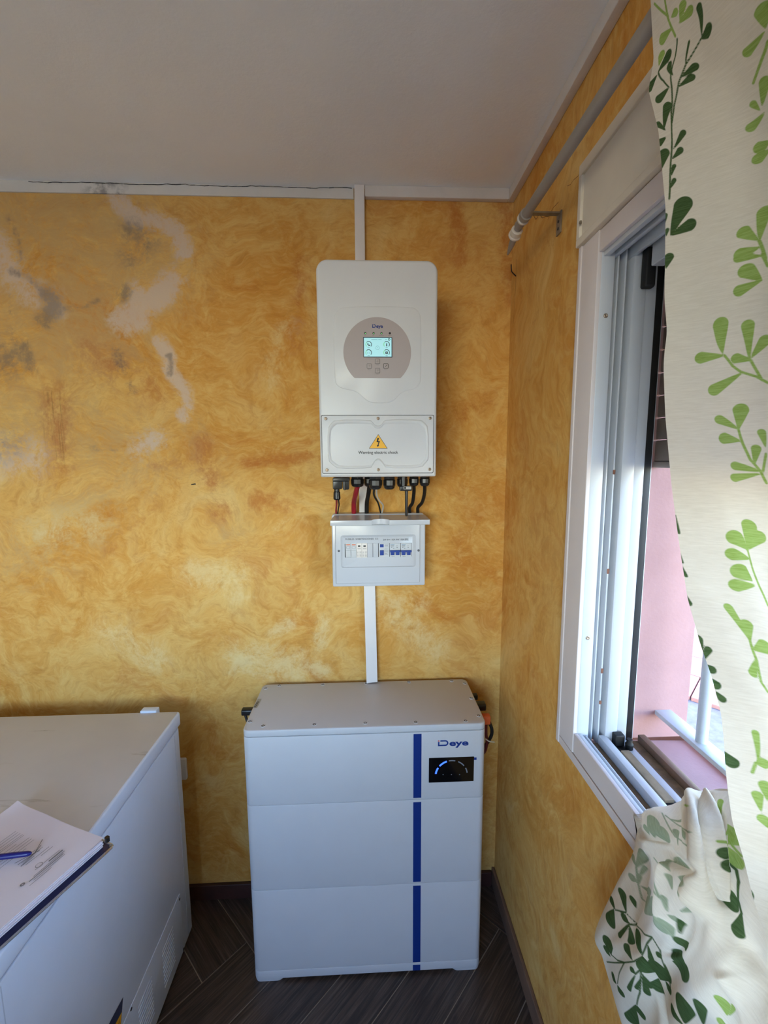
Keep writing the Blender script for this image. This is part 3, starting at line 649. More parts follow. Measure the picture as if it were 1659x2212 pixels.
# service panel: shallow gap line, plate, embossed contour, screws, warning sign
a = xz(698, 1022, YI); b = xz(936, 898, YI)
obj('panel_gap', MB().rbox(a[0] - 0.0022, b[0] + 0.0022, a[1] - 0.0022, b[1] + 0.0022, YI - 0.0004, YI + 0.002, 0.005, 0.0003), M['darkscrew'], iv)
sp = obj('service_panel', MB().rbox(a[0] - 0.0008, b[0] + 0.0008, a[1] - 0.0008, b[1] + 0.0008, YI - 0.0022, YI + 0.002, 0.004, 0.0015), M['white'], iv)
z2 = lambda l: [xz(670 + x * 0.1808, 860 + y * 0.1808, YI) for x, y in l]
outer = z2(smooth_poly([(300, 258), (715, 258), (745, 285), (770, 318), (812, 332), (850, 318), (872, 285), (905, 255), (1320, 255), (1365, 290), (1412, 345), (1418, 725), (1385, 770), (1330, 835), (905, 838), (870, 785), (840, 750), (815, 738), (785, 750), (750, 795), (725, 840), (330, 846), (270, 800), (212, 745), (208, 365), (250, 300)], 1))
inner = [((x - 0.037) * 0.945 + 0.037, (z - 1.7345) * 0.86 + 1.7345) for x, z in outer]
yp = YI - 0.0022
cx_, cz_ = 0.037, 1.7345
mid = [((x - cx_) * 0.972 + cx_, (z - cz_) * 0.93 + cz_) for x, z in outer]
em = MB(); n = len(outer)
rings = [[(x, yp, z) for x, z in outer], [(x, yp - 0.0034, z) for x, z in [((x - cx_) * 0.985 + cx_, (z - cz_) * 0.965 + cz_) for x, z in outer]], [(x, yp - 0.0034, z) for x, z in mid], [(x, yp - 0.0001, z) for x, z in inner]]
em.loft(rings, False, False); obj('embossed_contour', em, M['white'], sp, angle=70)
sm = MB().lathe((0, 0, 0), (0, -1, 0), [(0, 0.0046), (0.0010, 0.0046), (0.0016, 0.0038), (0.0016, 0.0026), (0.0004, 0.0018), (0.0012, 0.0010)], 16)
ps = [xz(670 + x * 0.1808, 860 + y * 0.1808, YI) for x, y in ((187, 246), (811, 244), (1432, 241), (202, 859), (815, 855), (1426, 851))]
sf = proto('screw', sm, M['screw'], (ps[0][0], yp, ps[0][1]), sp)
for q in ps[1:]: inst(sf, (q[0], yp, q[1]), sp)
tri = z2([(703, 602), (924, 602), (813, 432)]); t = MB(); cxm = sum(p[0] for p in tri) / 3; czm = sum(p[1] for p in tri) / 3
def tri3(k, y): return [(cxm + (x - cxm) * k, y, czm + (z - czm) * k) for x, z in tri]
t.mat(0).loft([tri3(1, yp + 0.0002), tri3(1, yp - 0.0006)]); t.mat(1).add(tri3(0.93, yp - 0.0008), [(0, 1, 2)])
bolt = z2([(803, 476), (823, 478), (812, 512), (834, 513), (817, 560), (826, 562), (807, 584), (794, 562), (806, 561), (814, 528), (792, 527)])
t.mat(0).add([(x, yp - 0.0010, z) for x, z in bolt], [(0, 1, 2, 10), (2, 3, 9), (2, 9, 10), (3, 4, 8, 9), (4, 5, 6, 7, 8)])
obj('warning_sign', t, [M['ink'], M['yellow']], sp, smooth=False, fix=False, label='yellow triangle with a black lightning bolt')
wt = MB(); a = z2([(575, 666)])[0]; b = z2([(1050, 636)])[0]; text_on_y(wt, 'Warning electric shock', a[0], b[0], a[1], 0.0080, yp - 0.0006, 0.007)
obj('warning_lettering', wt, M['ink'], sp, smooth=False, fix=False)
# cable glands and connectors under the inverter
def gland(u, v1, wpx, y, parent=iv, name='cable_gland'):
    x = aty(u, 1040, y)[0]; zb = aty(u, v1, y)[2]; r = wpx * y / F / 2 * 1.08; h = iz0 - zb
    mb = MB(); n = 6
    mb.lathe((x, y, iz0 + 0.001), (0, 0, -1), [(0, r * 0.98), (h * 0.28, r * 0.98), (h * 0.30, r * 0.86)], 6)
    mb.lathe((x, y, iz0 - h * 0.28), (0, 0, -1), [(0, r * 0.86), (h * 0.06, r), (h * 0.42, r), (h * 0.46, r * 0.95), (h * 0.62, r * 0.86), (h * 0.72, r * 0.6)], 12)
    obj(name, mb, M['black'], parent, angle=25); return (x, y, zb)
g_red = gland(772, 1052, 26, 1.33); g_blk = gland(798, 1051, 22, 1.36); g_mid = gland(811, 1057, 27, 1.29); g_blank = gland(841, 1057, 24, 1.30)
g_a = gland(869, 1052, 22, 1.31); g_b = gland(894, 1050, 20, 1.33); g_c = gland(917.5, 1050, 21, 1.33)
yq = 1.33
def bxp(mb, u0, u1, v0, v1, y0, y1, r=0.003):
    a = aty(u0, v1, (y0 + y1) / 2); b = aty(u1, v0, (y0 + y1) / 2); return mb.rbox(a[0], b[0], a[2], b[2], y0, y1, r, 0.002)
dc = MB(); bxp(dc, 720, 755, 1031, 1040, 1.30, 1.35); bxp(dc, 720, 739, 1034, 1056, 1.305, 1.345); bxp(dc, 741, 754, 1036, 1057, 1.31, 1.34); bxp(dc, 743, 747, 1038, 1058, 1.305, 1.345, 0.001)
obj('dc_socket', dc, M['black'], iv)
p = aty(727.5, 1056, yq)
dcp = MB(); q = aty(727.5, 1080, yq); dcp.lathe((p[0], yq, p[2] + 0.002), (0, 0, -1), [(0, 0.0085), (0.010, 0.0085), (0.012, 0.0105), ((p[2] - q[2]) * 0.93, 0.0115), ((p[2] - q[2]) + 0.002, 0.0085)], 16)
obj('dc_plug', dcp, M['black'], iv, angle=30)

# ------------------------------------------------------------------ breaker box
YX = 1.385
bb = thing('breaker_box', 'white surface-mounted breaker box with raised lid below the inverter', 'breaker box', (0.04, YX + 0.05, 1.277))
a = aty(719, 1268, YX); b = aty(918, 1268, YX); bx_0, bx_1, bz0 = a[0], b[0], a[2]; bz1 = aty(816, 1109, 1.455)[2]
obj('back_shell', MB().rbox(bx_0 - 0.004, bx_1 + 0.004, bz0 + 0.002, bz1, YX + 0.055, D - 0.0005, 0.006, 0.004, rt=0.009), M['abs'], bb)
fz1 = aty(816, 1122, YX + 0.01)[2]
obj('front_shell', MB().rbox(bx_0, bx_1, bz0, fz1, YX, YX + 0.0545, 0.005, 0.004), M['abs'], bb)
# recessed groove down the right and bottom: front plate stands slightly proud
pc = MB(); a = aty(726, 1261, YX); b = aty(907.5, 1132, YX)
fp = obj('front_plate', MB().rbox(a[0], b[0], a[2], b[2], YX - 0.004, YX + 0.001, 0.004, 0.003), M['abs'], bb)
yf = YX - 0.004
# sunken module bay with sloping sides
a = aty(737, 1226, YX); b = aty(898, 1154, YX); o4 = rrect(a[0], b[0], a[2], b[2], 0.008, 4); i4 = rrect(a[0] + 0.008, b[0] - 0.012, a[2] + 0.004, b[2] - 0.006, 0.003, 4)
obj('module_bay', MB().loft([[(x, yf, z) for x, z in o4], [(x, yf - 0.006, z) for x, z in i4]], True, True), M['abs'], bb)
ym = yf - 0.006
def mod(u0, u1, v0=1173, v1=1204): a = xz(u0, v1, ym); b = xz(u1, v0, ym); return a[0], b[0], a[1], b[1]
x0, x1, za, zb2 = mod(745, 889.5); obj('bay_opening', MB().rbox(x0, x1, za - 0.0006, zb2 + 0.0006, ym - 0.0004, ym + 0.001, 0.001, 0.0002), M['darkscrew'], bb)
def block(name, u0, u1, m, dep=0.002, v0=1173, v1=1204):
    x0, x1, za, zb2 = mod(u0, u1, v0, v1); return obj(name, MB().rbox(x0 + 0.0003, x1 - 0.0003, za, zb2, ym - dep, ym + 0.001, 0.0008, 0.0005), m, bb), (x0, x1, za, zb2)
for u0 in (746.5, 758.5):
    f, (x0, x1, za, zb2) = block('fuse_holder', u0, u0 + 11.5, M['modgrey'], 0.001)
    w = x1 - x0; h = zb2 - za
    obj('pull_lever', MB().rbox(x0 + 0.001, x1 - 0.0015, za + 0.16 * h, za + 0.52 * h, ym - 0.004, ym - 0.0008, 0.0008, 0.0006), M['modgrey'], f)
    g = MB(); g.mat(1).strip([(x0 + 0.15 * w, ym - 0.0013, zb2 - 0.12 * h), (x1 - 0.15 * w, ym - 0.0013, zb2 - 0.12 * h)], 0.0035, (0, -1, 0))
    q = [(x, ym - 0.0013, z) for x, z in rrect(x0 + 0.2 * w, x1 - 0.2 * w, za + 0.62 * h, za + 0.78 * h, 0.002, 3)]; g.mat(0).strip(q + q[:2], 0.0008, (0, -1, 0))
    obj('print', g, [M['greyink'], M['orange']], f, smooth=False, fix=False)['kind'] = 'stuff'
for u0 in (770.2, 781.9):
    f, (x0, x1, za, zb2) = block('surge_protector', u0, u0 + 11.4, M['modcream'], 0.003); w = x1 - x0; h = zb2 - za; y = ym - 0.0033
    g = MB(); g.mat(1).strip([(x0 + 0.28 * w, y, zb2 - 0.20 * h), (x1 - 0.28 * w, y, zb2 - 0.20 * h)], 0.0045, (0, -1, 0)); g.mat(0)
    for k in (0.36, 0.40): g.strip([(x0 + 0.2 * w, y, zb2 - k * h), (x1 - 0.2 * w, y, zb2 - k * h)], 0.0008, (0, -1, 0))
    for k in (0.60, 0.68, 0.76, 0.84, 0.92): g.strip([(x0 + 0.14 * w, y, zb2 - k * h), (x0 + 0.36 * w, y, zb2 - k * h)], 0.001, (0, -1, 0)); g.strip([(x0 + 0.55 * w, y, zb2 - k * h), (x1 - 0.1 * w, y, zb2 - k * h)], 0.001, (0, -1, 0))
    obj('print', g, [M['greyink'], M['ink']], f, smooth=False, fix=False)['kind'] = 'stuff'
block('blank_cover', 793.6, 805.2, M['abs'], 0.002); block('blank_cover', 805.8, 817, M['abs'], 0.002)
f, (x0, x1, za, zb2) = block('residual_current_breaker', 818, 841.3, M['modgrey'], 0.003); w = x1 - x0; h = zb2 - za; y = ym - 0.003
obj('test_button', MB().rbox(x0 + 0.12 * w, x0 + 0.46 * w, zb2 - 0.28 * h, zb2 - 0.06 * h, y - 0.002, y + 0.0005, 0.0006, 0.0005), M['toggle'], f)
obj('toggle', MB().rbox(x0 + 0.12 * w, x0 + 0.46 * w, za + 0.18 * h, za + 0.52 * h, y - 0.006, y + 0.0005, 0.0006, 0.0008), M['toggle'], f)
g = MB()
for k, l in ((0.10, 0.9), (0.16, 0.8), (0.24, 0.85), (0.40, 0.7), (0.52, 0.85), (0.60, 0.8), (0.72, 0.6), (0.80, 0.8)): g.strip([(x0 + 0.55 * w, y - 0.0004, zb2 - k * h), (x0 + (0.55 + 0.4 * l) * w, y - 0.0004, zb2 - k * h)], 0.0009, (0, -1, 0))
obj('print', g, M['greyink'], f, smooth=False, fix=False)['kind'] = 'stuff'
for u0 in (841.8, 865.6):
    f, (x0, x1, za, zb2) = block('circuit_breaker', u0, u0 + 23.4, M['modgrey'], 0.003); w = x1 - x0; h = zb2 - za; y = ym - 0.003
    tg = MB(); tg.rbox(x0 + 0.02 * w, x1 - 0.02 * w, za + 0.40 * h, za + 0.53 * h, y - 0.008, y + 0.0005, 0.0008, 0.0008)
    for k in (0.08, 0.56): tg.rbox(x0 + k * w, x0 + (k + 0.32) * w, za + 0.20 * h, za + 0.42 * h, y - 0.008, y + 0.0005, 0.0008, 0.0008)
    obj('toggle', tg, M['toggle'], f)
    g = MB(); g.mat(1).strip([(x0 + 0.06 * w, y - 0.0004, zb2 - 0.10 * h), (x0 + 0.44 * w, y - 0.0004, zb2 - 0.10 * h)], 0.0022, (0, -1, 0)); g.mat(0)
    for aa, bb_, cc in ((0.08, 0.4, 0.18), (0.12, 0.24, 0.28), (0.62, 0.74, 0.30), (0.30, 0.42, 0.34), (0.64, 0.70, 0.18), (0.18, 0.26, 0.92), (0.34, 0.42, 0.92)): g.strip([(x0 + aa * w, y - 0.0004, zb2 - cc * h), (x0 + bb_ * w, y - 0.0004, zb2 - cc * h)], 0.0013, (0, -1, 0))
    obj('print', g, [M['ink'], pbr('blue_grey_print', (110, 136, 158), 0.5)], f, smooth=False, fix=False)['kind'] = 'stuff'
for body, u0, u1, v in (('FUSIBLES  SOBRTENCIONES  CC', 746, 817, 1166), ('DIF INV  IGA INV  IGA EPS', 828, 881, 1167)):
    a = xz(u0, v, ym); b = xz(u1, v, ym); lb = MB(); lb.mat(1).add([(a[0] - 0.003, ym - 0.0002, a[1] - 0.003), (b[0] + 0.003, ym - 0.0002, a[1] - 0.003), (b[0] + 0.003, ym - 0.0002, a[1] + 0.0075), (a[0] - 0.003, ym - 0.0002, a[1] + 0.0075)], [(0, 1, 2, 3)])
    lb.mat(0); text_on_y(lb, body, a[0], b[0], a[1] - 0.0006, 0.0052, ym - 0.0004, 0.014); obj('label_strip', lb, [M['ink'], M['abs']], bb, smooth=False, fix=False)
for u, v in ((732, 1190), (904, 1189)):
    c = xz(u, v, yf); obj('screw', MB().lathe((c[0], yf, c[1]), (0, -1, 0), [(-0.0005, 0.0038), (0.0006, 0.0038), (0.0008, 0.003), (-0.0002, 0.0018), (0.0004, 0.001)], 14), M['darkscrew'], bb)
# lid swung up: plate, down-turned front rim, finger lift
lf = 1.352; a = aty(713.5, 1138, lf); b = aty(928.5, 1131, lf); lz = (a[2] + b[2]) / 2
lid = obj('lid', MB().rbox(a[0], b[0], YX + 0.045, lf + 0.001, lz + 0.008, lz + 0.013, 0.004, 0.0015, 'z') if False else MB().loft([
    [(a[0], lf, lz + 0.0135), (b[0], lf, lz + 0.0135), (b[0] - 0.007, YX + 0.05, lz + 0.020), (a[0] + 0.007, YX + 0.05, lz + 0.020)],
    [(a[0], lf, lz + 0.0165), (b[0], lf, lz + 0.0165), (b[0] - 0.007, YX + 0.05, lz + 0.023), (a[0] + 0.007, YX + 0.05, lz + 0.023)]]), M['abs'], bb, smooth=False)
hw = 0.028; cxl = (a[0] + b[0]) / 2 + 0.001
for xa, xb in ((a[0], cxl - hw), (cxl + hw, b[0])): obj('lid_rim', MB().rbox(xa, xb, lz, lz + 0.0165, lf - 0.001, lf + 0.004, 0.002, 0.001), M['abs'], bb)
for xa, xb in ((a[0], a[0] + 0.003), (b[0] - 0.003, b[0])): obj('lid_rim', MB().rbox(lf, YX - 0.006, lz + 0.002, lz + 0.0165, xa, xb, 0.001, 0.0005, 'x'), M['abs'], bb)
nn = 16; av = [(cxl + hw * k, lf + 0.002 - 0.010 * (1 - k * k)) for k in np.linspace(-1, 1, nn)]; sc_ = MB()
sc_.loft([[(x, y, lz + 0.0015 + 0.004 * (1 - ((x - cxl) / hw) ** 2)) for x, y in av] + [(x, y + 0.004, lz + 0.0015 + 0.004 * (1 - ((x - cxl) / hw) ** 2)) for x, y in av[::-1]],
          [(x, y, lz + 0.0175 + 0.004 * (1 - ((x - cxl) / hw) ** 2)) for x, y in av] + [(x, y + 0.004, lz + 0.0175 + 0.004 * (1 - ((x - cxl) / hw) ** 2)) for x, y in av[::-1]]])
obj('finger_lift', sc_, M['abs'], bb)

# ------------------------------------------------------------------ cables and trunking
def bez3(pts, n=14):
    pts = [np.array(p, float) for p in pts]; out = []
    P = [2 * pts[0] - pts[1]] + pts + [2 * pts[-1] - pts[-2]]
    for i in range(1, len(P) - 2):
        for k in range(n):
            t = k / n; out.append(0.5 * (2 * P[i] + (P[i + 1] - P[i - 1]) * t + (2 * P[i - 1] - 5 * P[i] + 4 * P[i + 1] - P[i + 2]) * t * t + (3 * P[i] - P[i - 1] - 3 * P[i + 1] + P[i + 2]) * t ** 3))
    return out + [pts[-1]]
def cable(name, label, pts, r, m, cat='cable'):
    o = obj(name, MB().tube(bez3(pts, 8), r, 10), m); tag(o, label, cat, group=None); return o
yt = 1.462; zt = bz1 + 0.0006
def top(u): return (aty(u, 1106, yt)[0], yt, zt)
def viap(u, v, y): return tuple(aty(u, v, y))
def gz(g, dz=-0.0): return (g[0], g[1], g[2] + 0.003)
cable('power_cable', 'thick red battery cable between inverter and breaker box', [gz(g_red), viap(768, 1068, 1.37), viap(764.5, 1085, 1.43), top(764.5)], 0.0082, M['redcable'])
cable('power_cable', 'thick black battery cable hanging beside the red one', [gz(g_blk), viap(796, 1066, 1.39), viap(792.5, 1085, 1.44), top(792)], 0.0073, M['blackmatt'])
cable('power_cable', 'thin black cable beside a white wire under the middle gland', [(g_mid[0] - 0.004, g_mid[1], g_mid[2] + 0.003), viap(808, 1070, 1.34), viap(817, 1087, 1.41), top(822.5)], 0.0030, M['blackmatt'])
cable('wire', 'white wire curving down from the middle gland', [(g_mid[0] + 0.003, g_mid[1], g_mid[2] + 0.003), viap(814, 1070, 1.34), viap(820, 1082, 1.38), viap(827.5, 1092, 1.42), top(825)], 0.0028, M['whitewire'])
cable('power_cable', 'bent black cable right of the data logger stick', [gz(g_b), viap(894, 1065, 1.36), viap(891, 1086, 1.41), viap(885, 1096, 1.44), top(885)], 0.0058, M['blackmatt'])
cable('power_cable', 'rightmost bent black cable under the inverter', [gz(g_c), viap(917, 1065, 1.36), viap(912, 1085, 1.41), viap(903, 1096, 1.44), top(902.5)], 0.0058, M['blackmatt'])
q = aty(727.5, 1080, yq)
cable('wire', 'short red wire below the solar connector', [(q[0] - 0.001, yq, q[2] + 0.001), viap(727, 1090, 1.38), viap(726, 1100, 1.43), top(726)], 0.0032, M['redcable'])
cable('wire', 'short black wire twisted beside the red wire', [(q[0] + 0.005, yq, q[2] + 0.001), viap(732.5, 1090, 1.38), viap(731, 1097, 1.42), top(729.5)], 0.0024, M['blackmatt'])
dl = thing('data_logger', 'black data logger stick plugged under the inverter with white label', 'data logger', tuple(aty(878, 1060, 1.27)))
a = aty(863, 1060, 1.27); b = aty(889, 1049.5, 1.27)
obj('stem', MB().tube([(a[0] + 0.012, 1.275, iz0 - 0.0005), (a[0] + 0.012, 1.275, b[2] - 0.002)], 0.009, 14), M['black'], dl)
obj('plug', MB().rbox(a[0], b[0], a[2], b[2], 1.255, 1.285, 0.003, 0.002), M['black'], dl)
a = aty(872, 1057, 1.254); b = aty(888, 1051, 1.254); lb = MB(); lb.mat(0).box(a[0], b[0], 1.2542, 1.2552, a[2], b[2]); lb.mat(1)
for k in range(4): lb.strip([(a[0] + 0.010, 1.2540, a[2] + 0.002 + k * 0.0015), (b[0] - 0.001, 1.2540, a[2] + 0.002 + k * 0.0015)], 0.0006, (0, -1, 0))
lb.add([(a[0] + 0.001, 1.254, a[2] + 0.001), (a[0] + 0.008, 1.254, a[2] + 0.001), (a[0] + 0.008, 1.254, b[2] - 0.001), (a[0] + 0.001, 1.254, b[2] - 0.001)], [(0, 1, 2, 3)])
obj('label_plate', lb, [M['whitewire'], M['ink']], dl, smooth=False)
a = aty(878, 1060, 1.27); b = aty(877.5, 1115, 1.27); obj('antenna', MB().tube([(a[0], 1.27, a[2] + 0.002), (a[0], 1.27, b[2] + 0.004), (a[0], 1.27, b[2])], [0.0048, 0.0042, 0.0034], 14), M['black'], dl)
tk = lambda label, x0, x1, z0, z1, y0=D - 0.020: tag(obj('cable_trunking', MB().rbox(x0, x1, z0, z1, y0, D - 0.0005, 0.002, 0.002), M['trunk']), label, 'trunking')
a = xz(765, 393, D - 0.02); b = xz(787, 393, D - 0.02); tk('white trunking running from the ceiling down to the inverter', a[0], b[0], 2.20, ZC - 0.0005, D - 0.023)
a = xz(775.5, 1060, D - 0.02); b = xz(793, 1060, D - 0.02); tk('short white trunking behind the cables between inverter and breaker box', a[0], b[0] + 0.004, bz1 + 0.001, 1.70)
a = xz(786, 1275, D - 0.024); b = xz(810, 1275, D - 0.024)
lt = MB(); th = 0.016
lt.loft([[(a[0] + dx, y, z) for dx, y, z in ((0, D - 0.024, bz0 + 0.001), (b[0] - a[0], D - 0.024, bz0 + 0.001), (b[0] - a[0], D - 0.0005, bz0 + 0.001), (0, D - 0.0005, bz0 + 0.001))],
         [(a[0] + 0.006 + dx, y, z) for dx, y, z in ((0, D - 0.034, 0.8905), (b[0] - a[0], D - 0.034, 0.8945), (b[0] - a[0], D - 0.012, 0.8945), (0, D - 0.012, 0.8905))]])
tag(obj('cable_trunking', lt, M['trunk'], smooth=False), 'white trunking from the breaker box down to the battery top', 'trunking')

# ------------------------------------------------------------------ battery cabinet
YQ = 1.207; XB0, XB1 = -0.384, 0.366; YQ1 = 1.478; ZT = 0.888
bt = thing('battery_cabinet', 'tall white floor-standing battery cabinet with blue stripe and black display', 'battery', (-0.01, 1.34, 0.0))
def shell(name, z0, z1, ins=0.0, bev=0.0016, r=0.020): return obj(name, MB().rbox(XB0 + ins, XB1 - ins, YQ + ins, YQ1 - ins, z0, z1, r, bev, 'z', 7), M['batt'], bt)
shell('top_cover', 0.8660, ZT, 0, 0.004)
shell('upper_panel', 0.6376, 0.8652); shell('middle_panel', 0.3392, 0.6368); shell('lower_panel', 0.0412, 0.3384)
zf = 0.011
shell('base', zf, 0.0404)
for xa, xb, xc, xd in ((XB0 + 0.002, -0.290, XB0, -0.275), (0.272, XB1 - 0.002, 0.257, XB1)):
    obj('foot', MB().loft([[(x, y, 0.0) for x, y in rrect(xa, xb, YQ + 0.002, YQ1 - 0.002, 0.018, 6)], [(x, y, zf + 0.0005) for x, y in rrect(xc, xd, YQ + 0.0002, YQ1 - 0.0002, 0.0199, 6)]]), M['batt'], bt)
for z0, z1 in ((0.644, 0.8605), (0.3455, 0.629), (0.0445, 0.331), (0.0125, 0.0335)):
    obj('blue_stripe', MB().box(0.1385, 0.1635, YQ - 0.0006, YQ + 0.002, z0, z1), M['blue'], bt, smooth=False)
a = xz(946, 1613, YQ); b = xz(1012, 1597, YQ); logo('logo', a[0], b[0], a[1] + 0.002, b[1], YQ - 0.0006, bt, M['red'], M['logo'])
a = xz(926, 1690.5, YQ); b = xz(1024, 1634, YQ)
dp = obj('display', MB().rbox(a[0], b[0], a[1], b[1], YQ - 0.0012, YQ + 0.002, 0.0015, 0.0006), M['gloss'], bt)
obj('blue_tab', MB().box(b[0], b[0] + 0.008, YQ - 0.0008, YQ + 0.001, b[1] - 0.0115, b[1] - 0.0035), M['logo'], bt, smooth=False)
cc = xz(975, 1674, YQ); y = YQ - 0.0015
for k, (a0, a1) in enumerate(((172, 148), (139, 108), (100, 77), (66, 38), (28, 8))):
    g = MB(); arc(g, cc, 0.0500 if k not in (2,) else 0.0500, a0, a1, 0.0052 if k < 2 else 0.0036, 10, y)
    obj('charge_segment', g, M['ledblue'] if k < 2 else M['ledoff'], dp, smooth=False, fix=False)
for k, u in enumerate((957, 975, 992.5)):
    c = xz(u, 1672.5, YQ); obj('indicator_dot', MB().lathe((c[0], YQ - 0.001, c[1]), (0, -1, 0), [(0, 0.0018), (0.0006, 0.0016)], 10), M['ledoff'], dp)
tp = [(604, 1479), (698, 1476), (791, 1474), (883, 1471), (975, 1469), (1005, 1476), (1018, 1508), (1034, 1546), (1006, 1557), (898, 1560), (789, 1562), (679, 1565), (568, 1568), (540, 1559), (574, 1487), (556, 1526)]
sh = MB(); sh.mat(0).lathe((0, 0, 0), (0, 0, 1), [(-0.001, 0.0078), (0.0010, 0.0072), (0.0014, 0.0058), (0.0006, 0.0050)], 16); sh.mat(1).lathe((0, 0, 0), (0, 0, 1), [(0.0, 0.0049), (0.0010, 0.0047), (0.0004, 0.0020)], 12)
sf = None
for u, v in tp[:15]:
    p = atz(u, v, ZT); p = (min(max(p[0], XB0 + 0.012), XB1 - 0.012), min(max(p[1], YQ + 0.014), YQ1 - 0.013), ZT)
    if sf is None: sf = proto('cover_screw', sh, [M['batt'], M['blackmatt']], p, bt)
    else: inst(sf, p, bt)
c4 = [atz(u, v, ZT + 0.0006) for u, v in ((546.5, 1529), (555, 1529), (565.5, 1509.5), (557, 1510))]
sk = MB(); sk.mat(0).add(c4, [(0, 1, 2, 3)]); sk.mat(1)
c4 = [np.array(p) for p in c4]
for k in (0.25, 0.55): sk.strip([c4[0] + (c4[1] - c4[0]) * k + np.array([0, 0, .0003]) + (c4[3] - c4[0]) * 0.05, c4[3] + (c4[2] - c4[3]) * k + np.array([0, 0, .0003]) - (c4[3] - c4[0]) * 0.3], 0.002, (0, 0, 1))
obj('sticker', sk, [M['sticker'], M['ink']], bt, smooth=False, fix=False)
# carrying handle / switch on the left, sockets on the right
lh = MB(); a = aty(523, 1541, 1.40); lh.rbox(1.388, 1.412, a[2] - 0.004, a[2] + 0.018, a[0], XB0 + 0.001, 0.006, 0.003, 'x')
lh.tube([(a[0] + 0.010, 1.40, a[2] + 0.004), (a[0] + 0.016, 1.395, a[2] - 0.02), (a[0] + 0.028, 1.385, a[2] - 0.05), (XB0 - 0.004, 1.37, a[2] - 0.09)], [0.006, 0.0045, 0.004, 0.004], 10)
obj('left_connector', lh, M['black'], bt)
rh = MB(); a = aty(1048, 1525, 1.38); rh.rbox(1.365, 1.395, a[2] - 0.012, a[2] + 0.014, XB1 - 0.001, a[0], 0.007, 0.003, 'x'); obj('right_connector', rh, M['black'], bt); rh = MB(); b = aty(1031, 1505, 1.44); rh.rbox(1.43, 1.45, b[2] - 0.01, b[2] + 0.012, XB1 - 0.001, b[0], 0.006, 0.003, 'x')
obj('right_connector', rh, M['black'], bt)
a = aty(1058, 1553, 1.345); obj('orange_connector', MB().rbox(1.333, 1.358, a[2] - 0.016, a[2] + 0.016, XB1 - 0.001, a[0], 0.006, 0.003, 'x'), M['orange'], bt)
cable('battery_cable', 'black cable looping beside the battery cabinet near the corner', [viap(1057, 1560, 1.345), viap(1062.5, 1576, 1.35), viap(1060, 1592, 1.36), viap(1045, 1612, 1.37), (XB1 + 0.012, 1.38, 0.70)], 0.0058, M['blackmatt'])
cable('battery_cable', 'dark red cable tied close to the battery cabinet side', [viap(1050, 1562, 1.345), viap(1050, 1585, 1.35), viap(1052, 1603, 1.355), viap(1046, 1625, 1.36), (XB1 + 0.010, 1.36, 0.66)], 0.0050, M['darkred'])
tt = MB(); tt.tube(bez3([viap(1049, 1596, 1.345), viap(1056, 1601, 1.338), viap(1068, 1603, 1.34)], 4), 0.0021, 6); tag(obj('zip_tie', tt, M['tie']), 'pale zip tie around the cables beside the battery', 'zip tie')

# ------------------------------------------------------------------ chest freezer
fz = thing('chest_freezer', 'white chest freezer with worn lid at the left of the room', 'freezer', (-1.15, 0.95, 0.0))
FX = -0.652; FX0 = -1.62; FY0, FY1 = 0.42, 1.386
obj('body', MB().rbox(FX0, FX, FY0, FY1, 0.012, 0.792, 0.012, 0.003, 'z', 5), M['freezer'], fz)
for x in (FX0 + 0.06, FX - 0.06):
    for y in (FY0 + 0.06, FY1 - 0.06): obj('foot', MB().lathe((x, y, 0.0), (0, 0, 1), [(0, 0.02), (0.013, 0.018)], 12), M['blackmatt'], fz)
obj('gasket', MB().rbox(FX0 + 0.006, FX - 0.004, FY0 + 0.006, FY1 - 0.004, 0.7905, 0.8005, 0.01, 0.001, 'z', 4), M['gasket'], fz)
ld = obj('lid', MB().rbox(FX0 - 0.004, FX + 0.004, FY0 - 0.006, FY1 + 0.006, 0.800, 0.8455, 0.010, 0.005, 'z', 5), M['freezer'], fz)
tpn = NT('worn_lid_skin'); co = tpn.coords(); sc1_ = tpn.noise(tpn.mapping(co, (3, 26, 1), (0, 0, 0.6)), 1.0, 5, 0.7, 0.8).outputs[0]
tpn.color(tpn.mix(tpn.maprange(sc1_, 0.62, 0.72, 0, 0.45), tpn.ramp(tpn.noise(co, 5, 4).outputs[0], [(0.3, lin((198, 198, 200))), (0.7, lin((206, 206, 207)))]), lin((120, 112, 104)))); tpn.set(Roughness=0.5)
obj('lid_skin', MB().rbox(FX0 + 0.004, FX - 0.002, FY0 + 0.004, FY1 - 0.001, 0.8450, 0.8462, 0.004, 0.0005, 'z', 3), tpn.m, ld)
a = aty(306, 1531, 1.40); b = aty(341, 1530, 1.40); obj('hinge', MB().rbox(a[0], b[0], 0.70, 0.853, 1.3865, 1.412, 0.004, 0.003), M['freezer'], fz)
obj('corner_seam', MB().rbox(1.345, 1.3462, 0.02, 0.785, FX - 0.001, FX + 0.0006, 0.0004, 0.0002, 'x', 2), M['seam'], fz)
obj('panel_seam', MB().rbox(0.664, 0.666, 0.02, 0.785, FX - 0.001, FX + 0.0004, 0.0004, 0.0002, 'x', 2), M['seam'], fz)
gp = obj('compressor_panel', MB().rbox(0.90, 1.305, 0.014, 0.236, FX - 0.001, FX + 0.002, 0.004, 0.0015, 'x', 4), M['freezer'], fz)
vm = None
